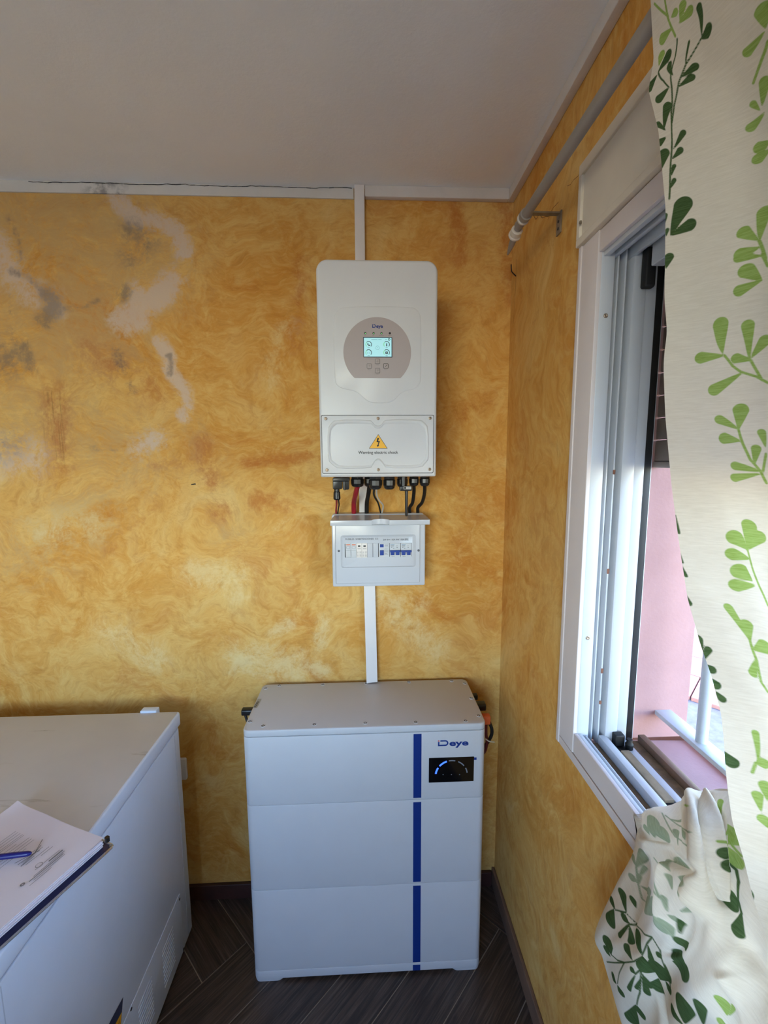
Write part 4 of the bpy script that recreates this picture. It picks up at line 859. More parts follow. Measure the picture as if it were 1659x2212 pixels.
for y0, y1, z0, z1 in ((1.166, 1.243, 0.048, 0.190), (1.025, 1.106, 0.055, 0.195)):
    for k in range(10):
        z = z0 + (z1 - z0) * (k + 0.5) / 10
        if vm is None: vm = proto('vent_rib', MB().rbox(-0.037, 0.037, -0.0028, 0.0028, -0.001, 0.0016, 0.0024, 0.0012, 'x', 3), M['freezer'], (FX + 0.002, (y0 + y1) / 2, z), gp)
        else: inst(vm, (FX + 0.002, (y0 + y1) / 2, z), gp)
pv = None
for y, z in ((1.297, 0.221), (1.299, 0.022), (1.000, 0.2385 - 0.008)):
    if pv is None: pv = proto('panel_screw', MB().lathe((0, 0, 0), (1, 0, 0), [(0, 0.0042), (0.0012, 0.0038), (0.0016, 0.0018)], 12), M['darkscrew'], (FX + 0.002, y, z), gp)
    else: inst(pv, (FX + 0.002, y, z), gp)
st_ = MB(); xs_ = FX + 0.0006
st_.mat(0).add([(xs_, 0.975, 0.306), (xs_, 0.905, 0.318), (xs_, 0.895, 0.242), (xs_, 0.955, 0.242)], [(0, 1, 2, 3)])
st_.mat(1).add([(xs_ + 0.0003, 0.964, 0.276), (xs_ + 0.0003, 0.925, 0.284), (xs_ + 0.0003, 0.915, 0.244), (xs_ + 0.0003, 0.952, 0.244)], [(0, 1, 2, 3)])
st_.mat(2).add([(xs_ + 0.0005, 0.955, 0.270), (xs_ + 0.0005, 0.944, 0.262), (xs_ + 0.0005, 0.950, 0.262)], [(0, 1, 2)])
obj('warning_sticker', st_, [pbr('dark_sticker', (52, 56, 82), 0.5), M['yellow'], M['ink']], fz, smooth=False, fix=False, label='dark sticker with a yellow warning field')
a = aty(397, 1640, D - 0.012); b = aty(404, 1685, D - 0.012); ot = thing('power_outlet', 'white power outlet on the wall behind the freezer', 'outlet', (a[0] - 0.03, D, b[2]))
obj('plate', MB().rbox(b[0] - 0.083, b[0], b[2], a[2], D - 0.012, D - 0.0005, 0.006, 0.003), M['trunk'], ot); obj('socket', MB().lathe((b[0] - 0.042, D - 0.012, (a[2] + b[2]) / 2), (0, -1, 0), [(0, 0.024), (0.002, 0.023), (0.001, 0.019)], 20), M['trunk'], ot)

# clipboard with papers on the freezer lid, corner over the edge
ZL = 0.8465
pr_ = np.array([-0.589, 0.867]); d1 = np.array([-0.923, 0.386]); d2 = np.array([-0.386, -0.923])
cbd = thing('clipboard', 'dark blue clipboard of printed papers lying on the freezer lid', 'clipboard', (-0.72, 0.82, ZL))
def q2(a, b, z): p = pr_ + d1 * a + d2 * b; return (p[0], p[1], z)
def slab(a0, a1, b0, b1, z0, z1, r=0.001):
    pr2 = rrect(a0, a1, b0, b1, r, 4); return MB().loft([[q2(x, y, z0) for x, y in pr2], [q2(x, y, z1) for x, y in pr2]])
obj('board', slab(-0.014, 0.305, -0.008, 0.225, ZL + 0.0003, ZL + 0.0040, 0.012), M['board'], cbd)
pp = MB(); hs = 0.0
for k in range(9):
    j = rng.normal(0, 0.0016, 2); z0 = ZL + 0.0041 + k * 0.0021; s_ = slab(0.002 + j[0], 0.297 + j[0], 0.002 + j[1], 0.210 + j[1], z0, z0 + 0.0019); pp.add(s_.v, s_.f)
obj('paper_stack', pp, M['paper'], cbd, smooth=False)
# top sheet, edges lifting a little
ts = MB(); na, nb = 14, 10; z0 = ZL + 0.0041 + 9 * 0.0021
for i in range(na + 1):
    for j in range(nb + 1):
        a_, b_ = 0.297 * i / na, 0.210 * j / nb; lift = 0.004 * math.exp(-a_ / 0.03) * math.exp(-b_ / 0.05) + 0.006 * math.exp(-(0.297 - a_) / 0.02) * math.exp(-b_ / 0.02) + 0.0008 * math.sin(a_ * 40)
        ts.v.append(q2(a_, b_, z0 + 0.0010 + lift))
ts.f = [[i * (nb + 1) + j, (i + 1) * (nb + 1) + j, (i + 1) * (nb + 1) + j + 1, i * (nb + 1) + j + 1] for i in range(na) for j in range(nb)]; ts.mi = [0] * len(ts.f)
tsh = obj('top_sheet', ts, M['paper'], cbd, fix=False)
pt = MB(); zp = z0 + 0.0032
def line(a, b0, b1, w=0.0012): pt.strip([q2(a, b0, zp), q2(a, (b0 + b1) / 2, zp), q2(a, b1, zp)], w, (0, 0, 1))
# text block towards the sheet's foot: measured from the right-hand edge
for k, a_ in enumerate((0.205, 0.197, 0.189, 0.181, 0.176, 0.166, 0.158, 0.150, 0.142, 0.134)): line(a_, 0.055 + (0.02 if k in (5, 9) else 0), 0.055 + 0.13 * (0.75 + 0.25 * rng.random()), 0.0010)
for a_, b0, b1 in ((0.112, 0.07, 0.085), (0.104, 0.06, 0.10), (0.098, 0.08, 0.105), (0.092, 0.055, 0.10), (0.085, 0.052, 0.075)): line(a_, b0, b1, 0.0012)
for k in range(3): pt.strip([q2(0.125 - 0.012 * k, 0.048 + 0.01 * k, zp), q2(0.105, 0.075, zp), q2(0.118 - 0.01 * k, 0.105, zp)], 0.0016, (0, 0, 1))
for a_, b0, b1, w in ((0.062, 0.052, 0.10, 0.001), (0.056, 0.050, 0.078, 0.003), (0.050, 0.050, 0.110, 0.0012), (0.046, 0.055, 0.12, 0.0018), (0.041, 0.055, 0.115, 0.001), (0.036, 0.085, 0.125, 0.001)): line(a_, b0, b1, w)
pt.strip([q2(0.066 + 0.006 * math.cos(t), 0.090 + 0.006 * math.sin(t), zp) for t in np.linspace(0, 6.28, 18)], 0.0009, (0, 0, 1)); pt.strip([q2(0.052 + 0.003 * math.cos(t), 0.128 + 0.003 * math.sin(t), zp) for t in np.linspace(0, 6.28, 14)], 0.0022, (0, 0, 1))
obj('printed_text', pt, M['greyink'], tsh, smooth=False, fix=False)
cr = MB(); cr.tube(bez3([q2(0.30, -0.008, ZL + 0.004), q2(0.02, -0.010, ZL + 0.004), q2(-0.010, -0.006, ZL + 0.004), q2(-0.016, 0.006, ZL + 0.004), q2(-0.016, 0.12, ZL + 0.004), q2(-0.016, 0.225, ZL + 0.004)], 8), 0.0026, 8)
obj('metal_edge', cr, M['chrome'], cbd)
cl = slab(-0.010, 0.0, -0.008, 0.0, z0 - 0.006, z0 + 0.004, 0.003); obj('corner_clip', cl, M['black'], cbd)
pn = thing('pen', 'blue ballpoint pen lying on the printed papers', 'pen', tuple(atz(40, 1845, zp + 0.005)))
a = atz(68, 1843, zp + 0.006); b = atz(0, 1851, zp + 0.006); dv = (b - a) / np.linalg.norm(b - a)
obj('barrel', MB().lathe(a, dv, [(0, 0.0015), (0.002, 0.0036), (0.008, 0.0050), (0.030, 0.0056), (0.09, 0.0054)], 16), M['pen'], pn)
obj('tip', MB().lathe(a + dv * 0.09, dv, [(0, 0.0050), (0.020, 0.0046), (0.044, 0.0018), (0.050, 0.0006)], 16), M['pen'], pn)

# ------------------------------------------------------------------ curtain rod, hook
RX, RZ = 0.400, 2.298
rd = thing('curtain_rod', 'grey metal curtain rod with pointed end on a bracket by the window', 'curtain rod', (RX, 0.35, RZ))
obj('rod', MB().tube([(RX, -1.15, RZ), (RX, 1.150, RZ)], 0.0118, 16), M['rodm'], rd)
obj('finial', MB().lathe((RX, 1.150, RZ), (0, 0.93, -0.36), [(0, 0.0092), (0.035, 0.0092), (0.060, 0.0078), (0.088, 0.0030), (0.092, 0.001)], 14), M['rodm'], rd)
obj('end_ring', MB().lathe((RX, 1.118, RZ), (0, 1, -0.05), [(0, 0.012), (0.0005, 0.0155), (0.004, 0.0155), (0.0045, 0.012)], 18), M['rodring'], rd)
obj('end_ring', MB().lathe((RX, 1.160, RZ - 0.004), (0, 1, -0.25), [(0, 0.0125), (0.002, 0.0148), (0.016, 0.0150), (0.018, 0.0168), (0.022, 0.0168), (0.023, 0.0105)], 18), M['rodring'], rd)
obj('end_ring', MB().lathe((RX, 1.098, RZ), (0, 1, 0), [(0, 0.0118), (0.0005, 0.0150), (0.012, 0.0150), (0.0125, 0.0118)], 18), M['rodm'], rd)
brk = MB(); brk.box(XR - 0.004, XR - 0.0005, 1.122, 1.146, 2.270, 2.322); brk.box(RX - 0.002, XR - 0.002, 1.127, 1.141, 2.3165, 2.3205); brk.box(RX - 0.006, RX + 0.014, 1.125, 1.143, 2.309, 2.3175)
obj('bracket', brk, M['bracket'], rd, smooth=False)
for z in (2.283, 2.300): obj('bracket_screw', MB().lathe((XR - 0.004, 1.134, z), (-1, 0, 0), [(0, 0.0035), (0.0015, 0.003), (0.002, 0.0012)], 10), M['darkscrew'], rd)
p = aty(418, 1046, D); tag(obj('nail', MB().tube([(p[0] - 0.006, D - 0.004, p[2] - 0.001), (p[0] + 0.006, D - 0.002, p[2] + 0.001), (p[0] + 0.007, D + 0.002, p[2])], 0.0018, 8), M['darkscrew']), 'tiny dark nail bent against the ochre back wall', 'nail')
hk = MB().tube(bez3([(XR + 0.001, 1.452, 2.299), (XR - 0.008, 1.447, 2.303), (XR - 0.018, 1.440, 2.308), (XR - 0.020, 1.440, 2.316), (XR - 0.021, 1.440, 2.330)], 6), 0.0018, 8)
tag(obj('wall_hook', hk, M['darkscrew']), 'small bent dark metal hook in the wall near the corner', 'hook')

# ------------------------------------------------------------------ curtains
def cloth_mat(name, thru=0.33):
    n = NT(name); n.n.remove(n.b); co = n.coords('Generated'); ob = n.coords()
    weave = n.noise(n.mapping(ob, (60, 60, 700)), 1.0, 3, 0.6).outputs[0]; weave2 = n.noise(n.mapping(ob, (500, 500, 40)), 1.0, 2).outputs[0]
    ground = n.ramp(weave, [(0.3, lin((210, 200, 184))), (0.7, lin((220, 211, 196)))])
    dk = n.maprange(n.attr('dark'), 0.0006, -0.0006); lt = n.maprange(n.attr('light'), 0.0006, -0.0006); fd = n.maprange(n.attr('faded'), 0.0006, -0.0006)
    gd_ = n.ramp(weave, [(0.35, lin((60, 80, 48))), (0.65, lin((78, 98, 62)))]); gl = n.ramp(weave, [(0.35, lin((134, 158, 78))), (0.65, lin((154, 176, 102)))]); gf = n.ramp(weave, [(0.35, lin((138, 148, 122))), (0.65, lin((156, 164, 138)))])
    c = n.mix(fd, ground, gf); c = n.mix(lt, c, gl); c = n.mix(dk, c, gd_)
    df = n.node('ShaderNodeBsdfDiffuse'); tr = n.node('ShaderNodeBsdfTranslucent'); mx = n.node('ShaderNodeMixShader'); mx.inputs[0].default_value = thru
    bp_ = n.node('ShaderNodeBump'); bp_.inputs['Strength'].default_value = 0.25; bp_.inputs['Distance'].default_value = 0.0006
    n.link(n.math('ADD', weave, weave2), bp_.inputs['Height']); n.link(bp_.outputs[0], df.inputs['Normal'])
    n.link(c, df.inputs['Color']); n.link(c, tr.inputs['Color']); n.link(df.outputs[0], mx.inputs[1]); n.link(tr.outputs[0], mx.inputs[2])
    n.link(mx.outputs[0], n.n['Material Output'].inputs['Surface']); return n.m
M['cloth'] = cloth_mat('white_cotton_with_leaf_print')
M['cloth2'] = cloth_mat('bunched_cotton_with_leaf_print', 0.15)
def catmull(P, t):
    """P (n,k), t in 0..n-1"""
    P = np.asarray(P, float); n = len(P); t = np.clip(t, 0, n - 1 - 1e-9); i = np.floor(t).astype(int); f = (t - i)[:, None]
    g = lambda k: P[np.clip(k, 0, n - 1)]
    p0, p1, p2, p3 = g(i - 1), g(i), g(i + 1), g(i + 2)
    p0 = np.where((i == 0)[:, None], 2 * p1 - p2, p0); p3 = np.where((i + 2 > n - 1)[:, None], 2 * p2 - p1, p3)
    return 0.5 * (2 * p1 + (p2 - p0) * f + (2 * p0 - 5 * p1 + 4 * p2 - p3) * f * f + (3 * p1 - p0 - 3 * p2 + p3) * f ** 3)
def project(V):
    c = (V - CAM) @ RW.T; return np.stack([CX + F * c[:, 0] / c[:, 2], CY + F * c[:, 1] / c[:, 2]], 1), c[:, 2]
def cap_sdf(S, A, B, ra, rb):
    """distance to a leaf: blunt drop from A (narrow) to B (broad)"""
    v = B - A; L2 = v @ v + 1e-12; t = np.clip(((S - A) @ v) / L2, 0, 1); d = np.hypot(*(S - A - t[:, None] * v).T)
    return d - (ra + (rb - ra) * np.clip(t, 0, 1) ** 0.85)
def print_leaves(S, pix, vis, leaves, stems, k):
    """S: cloth coordinates (m) of every vertex. Leaf positions were read from the photograph and are carried to cloth coordinates here."""
    out = np.full(len(S), 1.0)
    idxv = np.where(vis)[0]; PV = pix[idxv]
    def loc(u, v):
        j = idxv[np.argmin((PV[:, 0] - u) ** 2 + (PV[:, 1] - v) ** 2)]; return S[j], j
    def where(u, v):
        # local linear fit for a smooth position
        d = (PV[:, 0] - u) ** 2 + (PV[:, 1] - v) ** 2; nb = idxv[np.argpartition(d, 12)[:12]]
        A = np.c_[pix[nb] - np.array([u, v]), np.ones(12)]; sol, *_ = np.linalg.lstsq(A, S[nb], rcond=None); p = sol[2]
        return p, sol[:2]
    for (u0, v0, u1, v1, w) in leaves:
        A, J = where(u0, v0); B, _ = where(u1, v1)
        du, dv = u1 - u0, v1 - v0; L = math.hypot(du, dv) + 1e-6; perp = np.array([-dv, du]) / L * w * k / 2
        Wv = perp @ J; r = min(np.hypot(*Wv), 0.5 * np.hypot(*(B - A)) + 0.002); dirv = (B - A) / (np.hypot(*(B - A)) + 1e-9)
        out = np.minimum(out, cap_sdf(S, A, B - dirv * r * 0.8, 0.0006, r * 0.86))
    for pts, w in stems:
        P = []
        for u, v in pts: P.append(where(u, v)[0])
        for a, b in zip(P[:-1], P[1:]): out = np.minimum(out, cap_sdf(S, a, b, w, w))
    return out
def grid_obj(name, V, nr, nc, mat, attrs):
    me = bpy.data.meshes.new(name); i = np.arange(nr * nc).reshape(nr, nc)
    f = np.stack([i[:-1, :-1], i[:-1, 1:], i[1:, 1:], i[1:, :-1]], -1).reshape(-1, 4)
    me.from_pydata(V.tolist(), [], f.tolist()); me.materials.append(mat); me.shade_smooth()
    for k, a in attrs.items(): at = me.attributes.new(k, 'FLOAT', 'POINT'); at.data.foreach_set('value', a.astype(np.float32))
    o = bpy.data.objects.new(name, me); COL.objects.link(o); return o
def T(ox, oy, k, leaves): return [(ox + a * k, oy + b * k, ox + c * k, oy + d * k, w * k) for a, b, c, d, w in leaves]
def TS(ox, oy, k, stems, w): return [([(ox + a * k, oy + b * k) for a, b in s], w) for s in stems]
A1 = (1350, 0, 0.2531); A2 = (1380, 550, 0.2531); A3 = (1160, 1100, 0.3164); A4 = (1250, 1650, 0.254)

# --- hanging curtain: left edge pulled towards the viewer as it falls
edge = [(1403, -110), (1410, 0), (1416, 130), (1404, 195), (1424, 280), (1438, 450), (1436, 600), (1431, 750), (1437, 900), (1450, 1050), (1466, 1180), (1482, 1290), (1510, 1390), (1535, 1460), (1556, 1540), (1563, 1600), (1566, 1650), (1571, 1700), (1582, 1777), (1606, 1853), (1627, 1942), (1657, 2031), (1695, 2130), (1740, 2240)]
XE = 0.385
E = np.array([atx(u, v, XE) for u, v in edge]); E = E[np.argsort(-E[:, 2])]
ztop, zbot = 2.318, 0.92; nr, nc = 700, 310
zr = np.linspace(ztop, zbot, nr); ye = np.interp(zr, E[::-1, 2], E[::-1, 1])
ker = np.ones(7) / 7; ye = np.convolve(np.pad(ye, 3, mode='edge'), ker, 'valid')
plan = np.array([(0.0, 0.0), (0.030, -0.022), (0.062, -0.055), (0.090, -0.100), (0.088, -0.150), (0.050, -0.190), (0.004, -0.225), (-0.006, -0.275), (0.030, -0.325), (0.070, -0.370), (0.062, -0.425), (0.012, -0.470), (-0.004, -0.530), (0.034, -0.590), (0.060, -0.650), (0.030, -0.710), (0.0, -0.770), (0.03, -0.83), (0.06, -0.89), (0.03, -0.95), (0.0, -1.01), (0.03, -1.07)])
pc_ = catmull(plan, np.linspace(0, len(plan) - 1, 2000)); al = np.r_[0, np.cumsum(np.hypot(*np.diff(pc_, axis=0).T))]
sarr = np.r_[np.linspace(0, 0.22, 190), np.linspace(0.22, al[-1], nc - 189)[1:]]
px_ = np.interp(sarr, al, pc_[:, 0]); py_ = np.interp(sarr, al, pc_[:, 1])
Zg, Sg = np.meshgrid(zr, sarr, indexing='ij')
amp = np.clip((ztop - Zg) / 0.35, 0.0, 1.0); amp = amp * amp * (3 - 2 * amp)
Xg = 0.382 + (XE - 0.382) * amp + (px_[None, :]) * (0.12 + 0.88 * amp)
Yg = ye[:, None] + py_[None, :]
# soft diagonal drag folds and small dents
Xg += 0.006 * np.sin(7 * Sg / 0.1 * 0.25 + Zg * 5.0) * np.clip(Sg / 0.05, 0, 1) * amp
for (z0, s0, rz, rs, d) in ((1.86, 0.035, 0.03, 0.05, 0.008), (1.55, 0.06, 0.14, 0.02, 0.012), (1.42, 0.085, 0.20, 0.02, -0.012), (1.30, 0.05, 0.2, 0.02, 0.010), (2.1, 0.09, 0.1, 0.03, 0.008)):
    Xg += d * np.exp(-((Zg - z0) / rz) ** 2 - ((Sg - s0 - 0.15 * (z0 - Zg)) / rs) ** 2)
Xg += 0.0008 * np.sin(Zg * 90 + 3 * np.sin(Sg * 40)) * np.clip(Sg / 0.02, 0, 1)
Xg = np.minimum(Xg, 0.484)
V = np.stack([Xg, Yg, Zg], -1).reshape(-1, 3); S = np.stack([Sg, Zg], -1).reshape(-1, 2)
pix, dep = project(V); vis = (Sg.ravel() < 0.20) & (dep > 0.05)
dark = print_leaves(S, pix, vis, T(*A1, [(655, 300, 625, 30, 60), (655, 330, 740, 220, 90), (480, 660, 625, 545, 75), (460, 740, 595, 640, 70), (285, 610, 395, 430, 55), (275, 640, 190, 780, 50), (375, 745, 265, 870, 80), (410, 640, 375, 535, 60), (330, 1110, 365, 870, 80), (345, 1110, 265, 1050, 70), (350, 1170, 270, 1240, 70), (300, 1460, 340, 1270, 110), (415, 1270, 510, 1110, 60), (405, 1355, 490, 1260, 65), (395, 1500, 425, 1400, 42), (385, 1610, 428, 1520, 48), (390, 2010, 520, 1680, 170), (390, 2010, 605, 1890, 115), (340, 1905, 340, 1820, 60), (350, 2015, 365, 1945, 40), (350, 2290, 385, 2160, 90), (520, 560, 550, 340, 30)])
                    + T(*A3, [(945, 40, 970, 170, 26), (975, 300, 995, 372, 22), (990, 390, 1022, 465, 28), (1000, 560, 1046, 660, 48), (1130, 1010, 1085, 855, 82), (1135, 1030, 1178, 942, 74), (1150, 1060, 1218, 1118, 62), (1180, 1150, 1240, 1228, 72), (1220, 1245, 1284, 1318, 54), (1270, 1650, 1358, 1765, 92)])
                    + T(*A4, [(1330, 960, 1480, 1150, 90), (1385, 1270, 1585, 1585, 110), (1430, 1690, 1615, 1950, 130)]),
                    TS(*A1, [[(445, 330), (430, 480), (400, 750), (395, 950), (400, 1250), (385, 1500), (378, 1700)], [(660, 310), (520, 550), (460, 700), (420, 900), (400, 1050)], [(285, 620), (330, 690), (375, 745)]], 0.0012), 1.0)
light = print_leaves(S, pix, vis, T(*A1, [(400, 240, 295, 360, 85), (395, 150, 450, 80, 55), (460, 200, 580, 60, 80), (470, 180, 500, 0, 70), (290, 560, 320, 430, 50), (1200, 240, 1180, 20, 190), (1190, 270, 1015, 480, 100), (1170, 900, 1200, 650, 120), (1150, 940, 1075, 870, 90), (1190, 960, 1040, 1120, 90), (1240, 1200, 1100, 1290, 115), (1240, 1270, 1090, 1390, 100), (1150, 2050, 1200, 1760, 150), (1140, 2050, 975, 1960, 150), (1150, 2110, 930, 2190, 120)])
                     + T(*A2, [(1050, 10, 810, 30, 95), (1050, 220, 870, 110, 180), (1050, 220, 810, 330, 110), (715, 840, 690, 540, 190), (730, 860, 480, 885, 120), (880, 1010, 600, 1180, 125), (945, 890, 925, 560, 140), (970, 900, 790, 880, 105), (960, 880, 1110, 690, 115), (850, 1490, 880, 1275, 160), (850, 1490, 652, 1390, 95), (870, 1590, 685, 1560, 115), (985, 1790, 1005, 1625, 100), (1040, 1850, 785, 1795, 90), (1040, 1870, 785, 1910, 88), (1080, 1640, 1040, 1490, 85)])
                     + T(*A3, [(1435, 270, 1450, 75, 100), (1435, 275, 1310, 155, 105), (1440, 275, 1545, 165, 110), (1450, 340, 1285, 295, 88), (1470, 490, 1335, 390, 105), (1490, 520, 1310, 520, 92), (1450, 890, 1288, 645, 62), (1455, 900, 1420, 755, 90), (1480, 960, 1590, 930, 125), (1500, 1020, 1468, 1140, 75), (1510, 1720, 1488, 1508, 64), (1495, 1735, 1590, 1735, 85), (1577, 1990, 1550, 1855, 90), (1530, 2060, 1498, 1925, 80), (1580, 2175, 1525, 2085, 80)]),
                     TS(*A1, [[(250, 30), (360, 130), (430, 310)], [(340, 0), (370, 150)], [(1221, 350), (1170, 500), (1095, 710)], [(1150, 2060), (1200, 2212)]], 0.0016) + TS(*A2, [[(1050, 0), (1102, 100)], [(730, 860), (800, 950), (870, 1000), (1000, 1040), (1102, 1095)], [(960, 910), (1050, 1070)], [(850, 1490), (890, 1620), (950, 1750), (1040, 1850), (1090, 1950)], [(1060, 1850), (1085, 1700)]], 0.0014)
                     + TS(*A3, [[(1435, 270), (1470, 400), (1520, 530), (1577, 660)], [(1455, 900), (1500, 1030), (1530, 1180), (1577, 1250)], [(1495, 1730), (1470, 1800)]], 0.0012), 1.0)
# sprigs on the part of the curtain outside the picture
R2 = random.Random(3)
for _ in range(34):
    s0, z0 = R2.uniform(0.26, al[-1]), R2.uniform(zbot, ztop); tgt = dark if R2.random() < 0.4 else light; a0 = R2.uniform(0.6, 2.5)
    for k in range(5):
        b0 = np.array([s0 + 0.03 * k * math.cos(a0), z0 + 0.03 * k * math.sin(a0)])
        for sg in (-1, 1):
            an = a0 + sg * 0.9; tgt[:] = np.minimum(tgt, cap_sdf(S, b0, b0 + 0.032 * np.array([math.cos(an), math.sin(an)]), 0.001, 0.008))
cur = grid_obj('curtain', V, nr, nc, M['cloth'], {'dark': dark, 'light': light, 'faded': np.full(len(V), 1.0)})
tag(cur, 'white cotton curtain with green leaf print hanging from the rod', 'curtain')

# --- lower curtain cloth bunched over the window sill
net = [
 [(1392, 1764, .505), (1430, 1744, .520), (1482, 1724, .530), (1498, 1712, .500), (1560, 1706, .520), (1640, 1720, .52), (1740, 1745, .52)],
 [(1377, 1803, .482), (1430, 1790, .462), (1478, 1782, .452), (1500, 1762, .425), (1575, 1782, .470), (1650, 1800, .46), (1750, 1835, .46)],
 [(1366, 1850, .470), (1420, 1850, .446), (1468, 1852, .440), (1508, 1850, .400), (1585, 1872, .440), (1670, 1890, .43), (1770, 1925, .43)],
 [(1332, 1915, .455), (1392, 1922, .430), (1452, 1928, .424), (1512, 1932, .392), (1600, 1952, .425), (1690, 1972, .42), (1800, 2005, .42)],
 [(1286, 2016, .435), (1352, 2022, .410), (1442, 2028, .412), (1522, 2032, .388), (1620, 2052, .412), (1720, 2072, .41), (1840, 2105, .41)],
 [(1302, 2070, .440), (1370, 2080, .412), (1448, 2092, .414), (1534, 2102, .390), (1640, 2124, .404), (1750, 2152, .40), (1880, 2195, .40)],
 [(1322, 2140, .448), (1385, 2150, .424), (1450, 2162, .420), (1544, 2175, .394), (1660, 2204, .398), (1780, 2244, .395), (1920, 2295, .395)],
 [(1348, 2225, .455), (1405, 2236, .434), (1462, 2248, .424), (1564, 2266, .400), (1690, 2304, .400), (1820, 2346, .40), (1970, 2405, .40)],
 [(1378, 2330, .460), (1432, 2342, .440), (1492, 2358, .430), (1604, 2384, .410), (1740, 2424, .410), (1880, 2474, .41), (2050, 2535, .41)]]
N3 = np.array([[atx(*p) for p in r] for r in net])
N3 = np.concatenate([N3[:, :1] + np.array([0.03, 0.006, 0])[None, None, :] * np.ones((len(net), 1, 1)), N3], 1); N3[:, 0, 0] = np.minimum(N3[:, 0, 0], 0.494); N3[0, 0, 0] = 0.51; N3[0, :, 2] = np.maximum(N3[0, :, 2], 1.055)
back = N3[:1].copy(); back[..., 0] += 0.05; back[..., 2] = np.maximum(back[..., 2] - 0.03, 1.054); N3 = np.concatenate([back, N3], 0)
nr2, nc2 = 330, 300
tc = np.linspace(0, N3.shape[1] - 1, nc2); tr_ = np.linspace(0, N3.shape[0] - 1, nr2)
rows = np.stack([catmull(r, tc) for r in N3]); Vb = np.stack([catmull(rows[:, j], tr_) for j in range(nc2)], 1)
bn = np.array([-0.55, -0.60, 0.58]); bn /= np.linalg.norm(bn); bu_ = np.cross(bn, [0, 0, 1.0]); bu_ /= np.linalg.norm(bu_); bv_ = np.cross(bn, bu_)
Sb = np.stack([Vb @ bu_, Vb @ bv_], -1).reshape(-1, 2)      # flat pattern of the cloth before it is creased
e1_ = np.gradient(Vb, axis=0); e2_ = np.gradient(Vb, axis=1); Nn = np.cross(e1_, e2_); Nn /= np.linalg.norm(Nn, axis=-1, keepdims=True) + 1e-12
Nn = np.where((Nn[..., :1] > 0), -Nn, Nn)
TT, CC = np.meshgrid(tr_, tc, indexing='ij')
w_in = np.clip((CC - 0.9) / 0.5, 0, 1) * np.clip((TT - 0.8) / 0.6, 0, 1)
dsp = 0.005 * np.sin(3.1 * CC + 1.4 * TT + 1.2 * np.sin(0.9 * TT)) + 0.0030 * np.sin(4.3 * CC - 1.2 * TT + 1.7) + 0.0008 * np.sin(9 * CC + 3.1 * TT + 2 * np.sin(1.3 * TT))
for (t0, c0, t1, c1, wd, d) in ((2.0, 1.2, 3.2, 3.2, 0.16, -0.012), (3.1, 2.6, 3.4, 3.9, 0.14, -0.012), (3.2, 2.6, 4.6, 3.0, 0.16, 0.012), (4.2, 3.6, 5.4, 3.1, 0.14, -0.010), (1.2, 4.05, 4.2, 3.95, 0.22, 0.014), (1.2, 4.55, 4.0, 4.6, 0.14, -0.010), (3.0, 1.5, 8.0, 2.8, 0.10, -0.008), (3.6, 3.4, 4.1, 3.8, 0.30, 0.010), (6.0, 4.4, 9.0, 4.9, 0.2, 0.010), (5.0, 5.0, 9.0, 5.6, 0.2, -0.008), (2.4, 1.6, 2.9, 3.0, 0.12, 0.008)):
    v = np.array([t1 - t0, c1 - c0]); q = np.stack([TT - t0, CC - c0], -1); h = np.clip((q @ v) / (v @ v), 0, 1); dd = np.linalg.norm(q - h[..., None] * v, axis=-1); dsp += d * np.exp(-(dd / wd) ** 2)
Vb = Vb + Nn * (dsp * w_in)[..., None]
Vb[..., 0] = np.where(Vb[..., 2] < 1.05, np.minimum(Vb[..., 0], 0.4855), Vb[..., 0])
Vf = Vb.reshape(-1, 3); pix, dep = project(Vf); vis = (TT.ravel() > 0.95) & (CC.ravel() > 0.95)
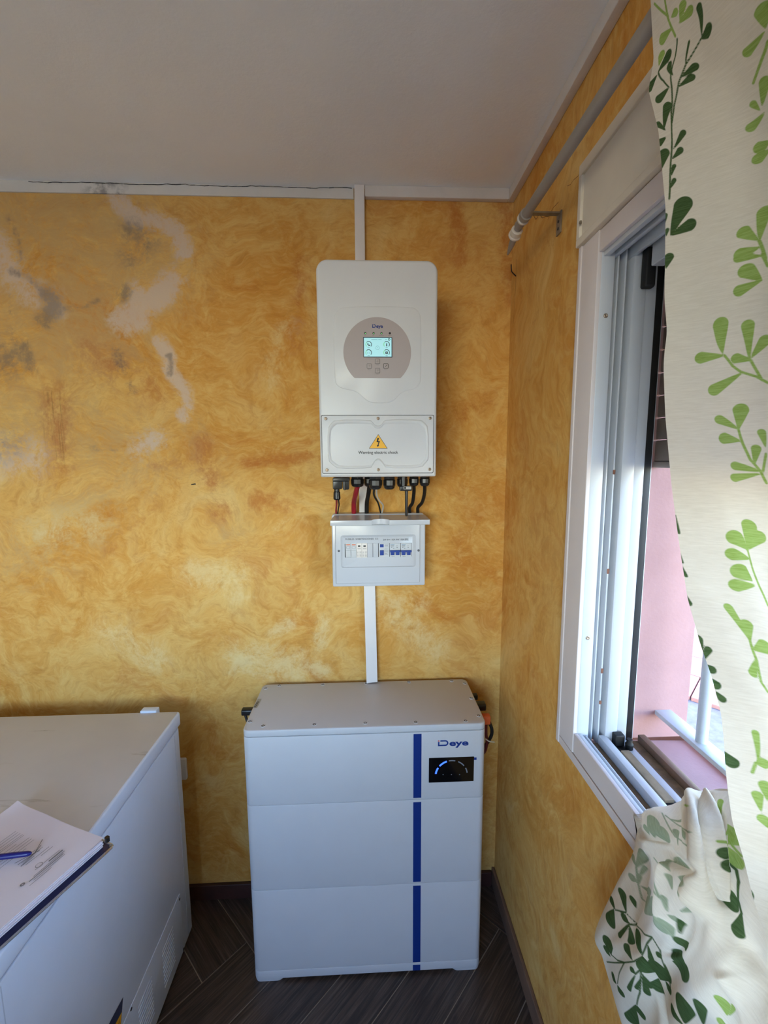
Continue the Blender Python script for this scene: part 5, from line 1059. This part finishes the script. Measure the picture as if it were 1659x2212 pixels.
darkb = print_leaves(Sb, pix, vis, T(*A4, [(310, 1240, 275, 1125, 46), (300, 1240, 255, 1362, 88), (405, 1260, 360, 1060, 64), (430, 1360, 360, 1272, 56), (430, 1365, 340, 1470, 92), (430, 1370, 440, 1535, 56), (485, 1220, 448, 1122, 48), (540, 1610, 500, 1415, 54), (540, 1620, 488, 1488, 66), (455, 1665, 385, 1535, 60), (275, 1625, 238, 1468, 50), (270, 1640, 212, 1548, 70), (555, 1640, 602, 1775, 56), (590, 1540, 625, 1688, 44), (480, 1785, 438, 1725, 44), (480, 1800, 425, 1925, 60), (525, 1830, 488, 1915, 56), (545, 1790, 588, 1968, 76), (550, 1800, 612, 1910, 60), (320, 1870, 280, 1775, 44), (330, 1880, 385, 1985, 66), (490, 2050, 418, 2178, 90), (500, 2060, 545, 2165, 80), (490, 2100, 480, 2220, 44), (695, 1830, 680, 1700, 96), (690, 1840, 690, 1940, 78), (740, 1850, 782, 1965, 44), (705, 1655, 660, 1598, 44), (730, 1700, 768, 1855, 44), (910, 1590, 838, 1475, 92), (905, 1710, 800, 1590, 120), (800, 1680, 935, 1830, 100), (900, 2205, 890, 1990, 110), (890, 2220, 785, 2045, 66), (1060, 2220, 1025, 2020, 68), (1350, 1150, 1255, 1130, 120), (1350, 1140, 1290, 1235, 100), (1385, 1262, 1340, 1465, 105), (1230, 790, 1180, 735, 70), (1300, 905, 1215, 845, 95), (860, 1440, 875, 1330, 52)]),
                     TS(*A4, [[(310, 1240), (400, 1265), (480, 1350), (560, 1450), (625, 1475)], [(430, 1365), (485, 1360)], [(625, 1475), (580, 1530), (545, 1630), (470, 1680), (380, 1690), (240, 1685)], [(275, 1620), (330, 1670), (390, 1690)], [(545, 1640), (530, 1800), (520, 1950), (495, 2050)], [(390, 1690), (345, 1780), (330, 1870)], [(480, 1790), (525, 1750)], [(625, 1475), (690, 1580), (740, 1750), (780, 1900)]], 0.0010) + TS(*A4, [[(1290, 850), (1340, 900), (1360, 1000), (1355, 1150), (1385, 1270)]], 0.0016), 1.0)
lightb = print_leaves(Sb, pix, vis, T(*A4, [(1260, 2135, 1205, 1980, 92), (1280, 2135, 1315, 2055, 66), (1250, 2220, 1175, 2175, 66), (1200, 450, 1212, 300, 66), (1290, 690, 1322, 550, 70), (1290, 860, 1350, 770, 100), (930, 360, 900, 345, 30)]), TS(*A4, [[(1190, 660), (1300, 680), (1380, 780)]], 0.0014), 1.0)
fadeb = print_leaves(Sb, pix, vis, T(*A4, [(640, 620, 660, 470, 112), (640, 590, 765, 605, 96), (600, 600, 560, 515, 36), (900, 640, 880, 550, 60), (845, 690, 820, 555, 46), (780, 470, 872, 440, 46), (490, 880, 540, 730, 88), (490, 870, 460, 765, 46), (490, 1005, 425, 935, 60), (520, 955, 572, 872, 60), (530, 1040, 615, 1095, 66), (510, 1020, 515, 935, 34), (690, 1145, 640, 985, 60), (640, 1285, 575, 1180, 52), (630, 1255, 610, 1145, 46), (795, 1475, 715, 1325, 56), (650, 1300, 692, 1415, 46), (775, 910, 755, 812, 82), (792, 1065, 780, 945, 56), (850, 965, 890, 1010, 80), (870, 1255, 905, 1100, 90), (940, 890, 815, 800, 70), (750, 1250, 720, 1120, 44), (820, 1300, 860, 1360, 70)]), TS(*A4, [[(710, 420), (820, 620), (920, 700)], [(740, 440), (830, 510), (940, 580)], [(490, 880), (500, 1000), (540, 1150), (640, 1290)], [(640, 800), (700, 900), (690, 1140)]], 0.0010), 1.0)
bun = grid_obj('draped_curtain', Vf, nr2, nc2, M['cloth2'], {'dark': darkb, 'light': lightb, 'faded': fadeb})
tag(bun, 'crumpled leaf-print curtain cloth bunched over the window sill', 'curtain')
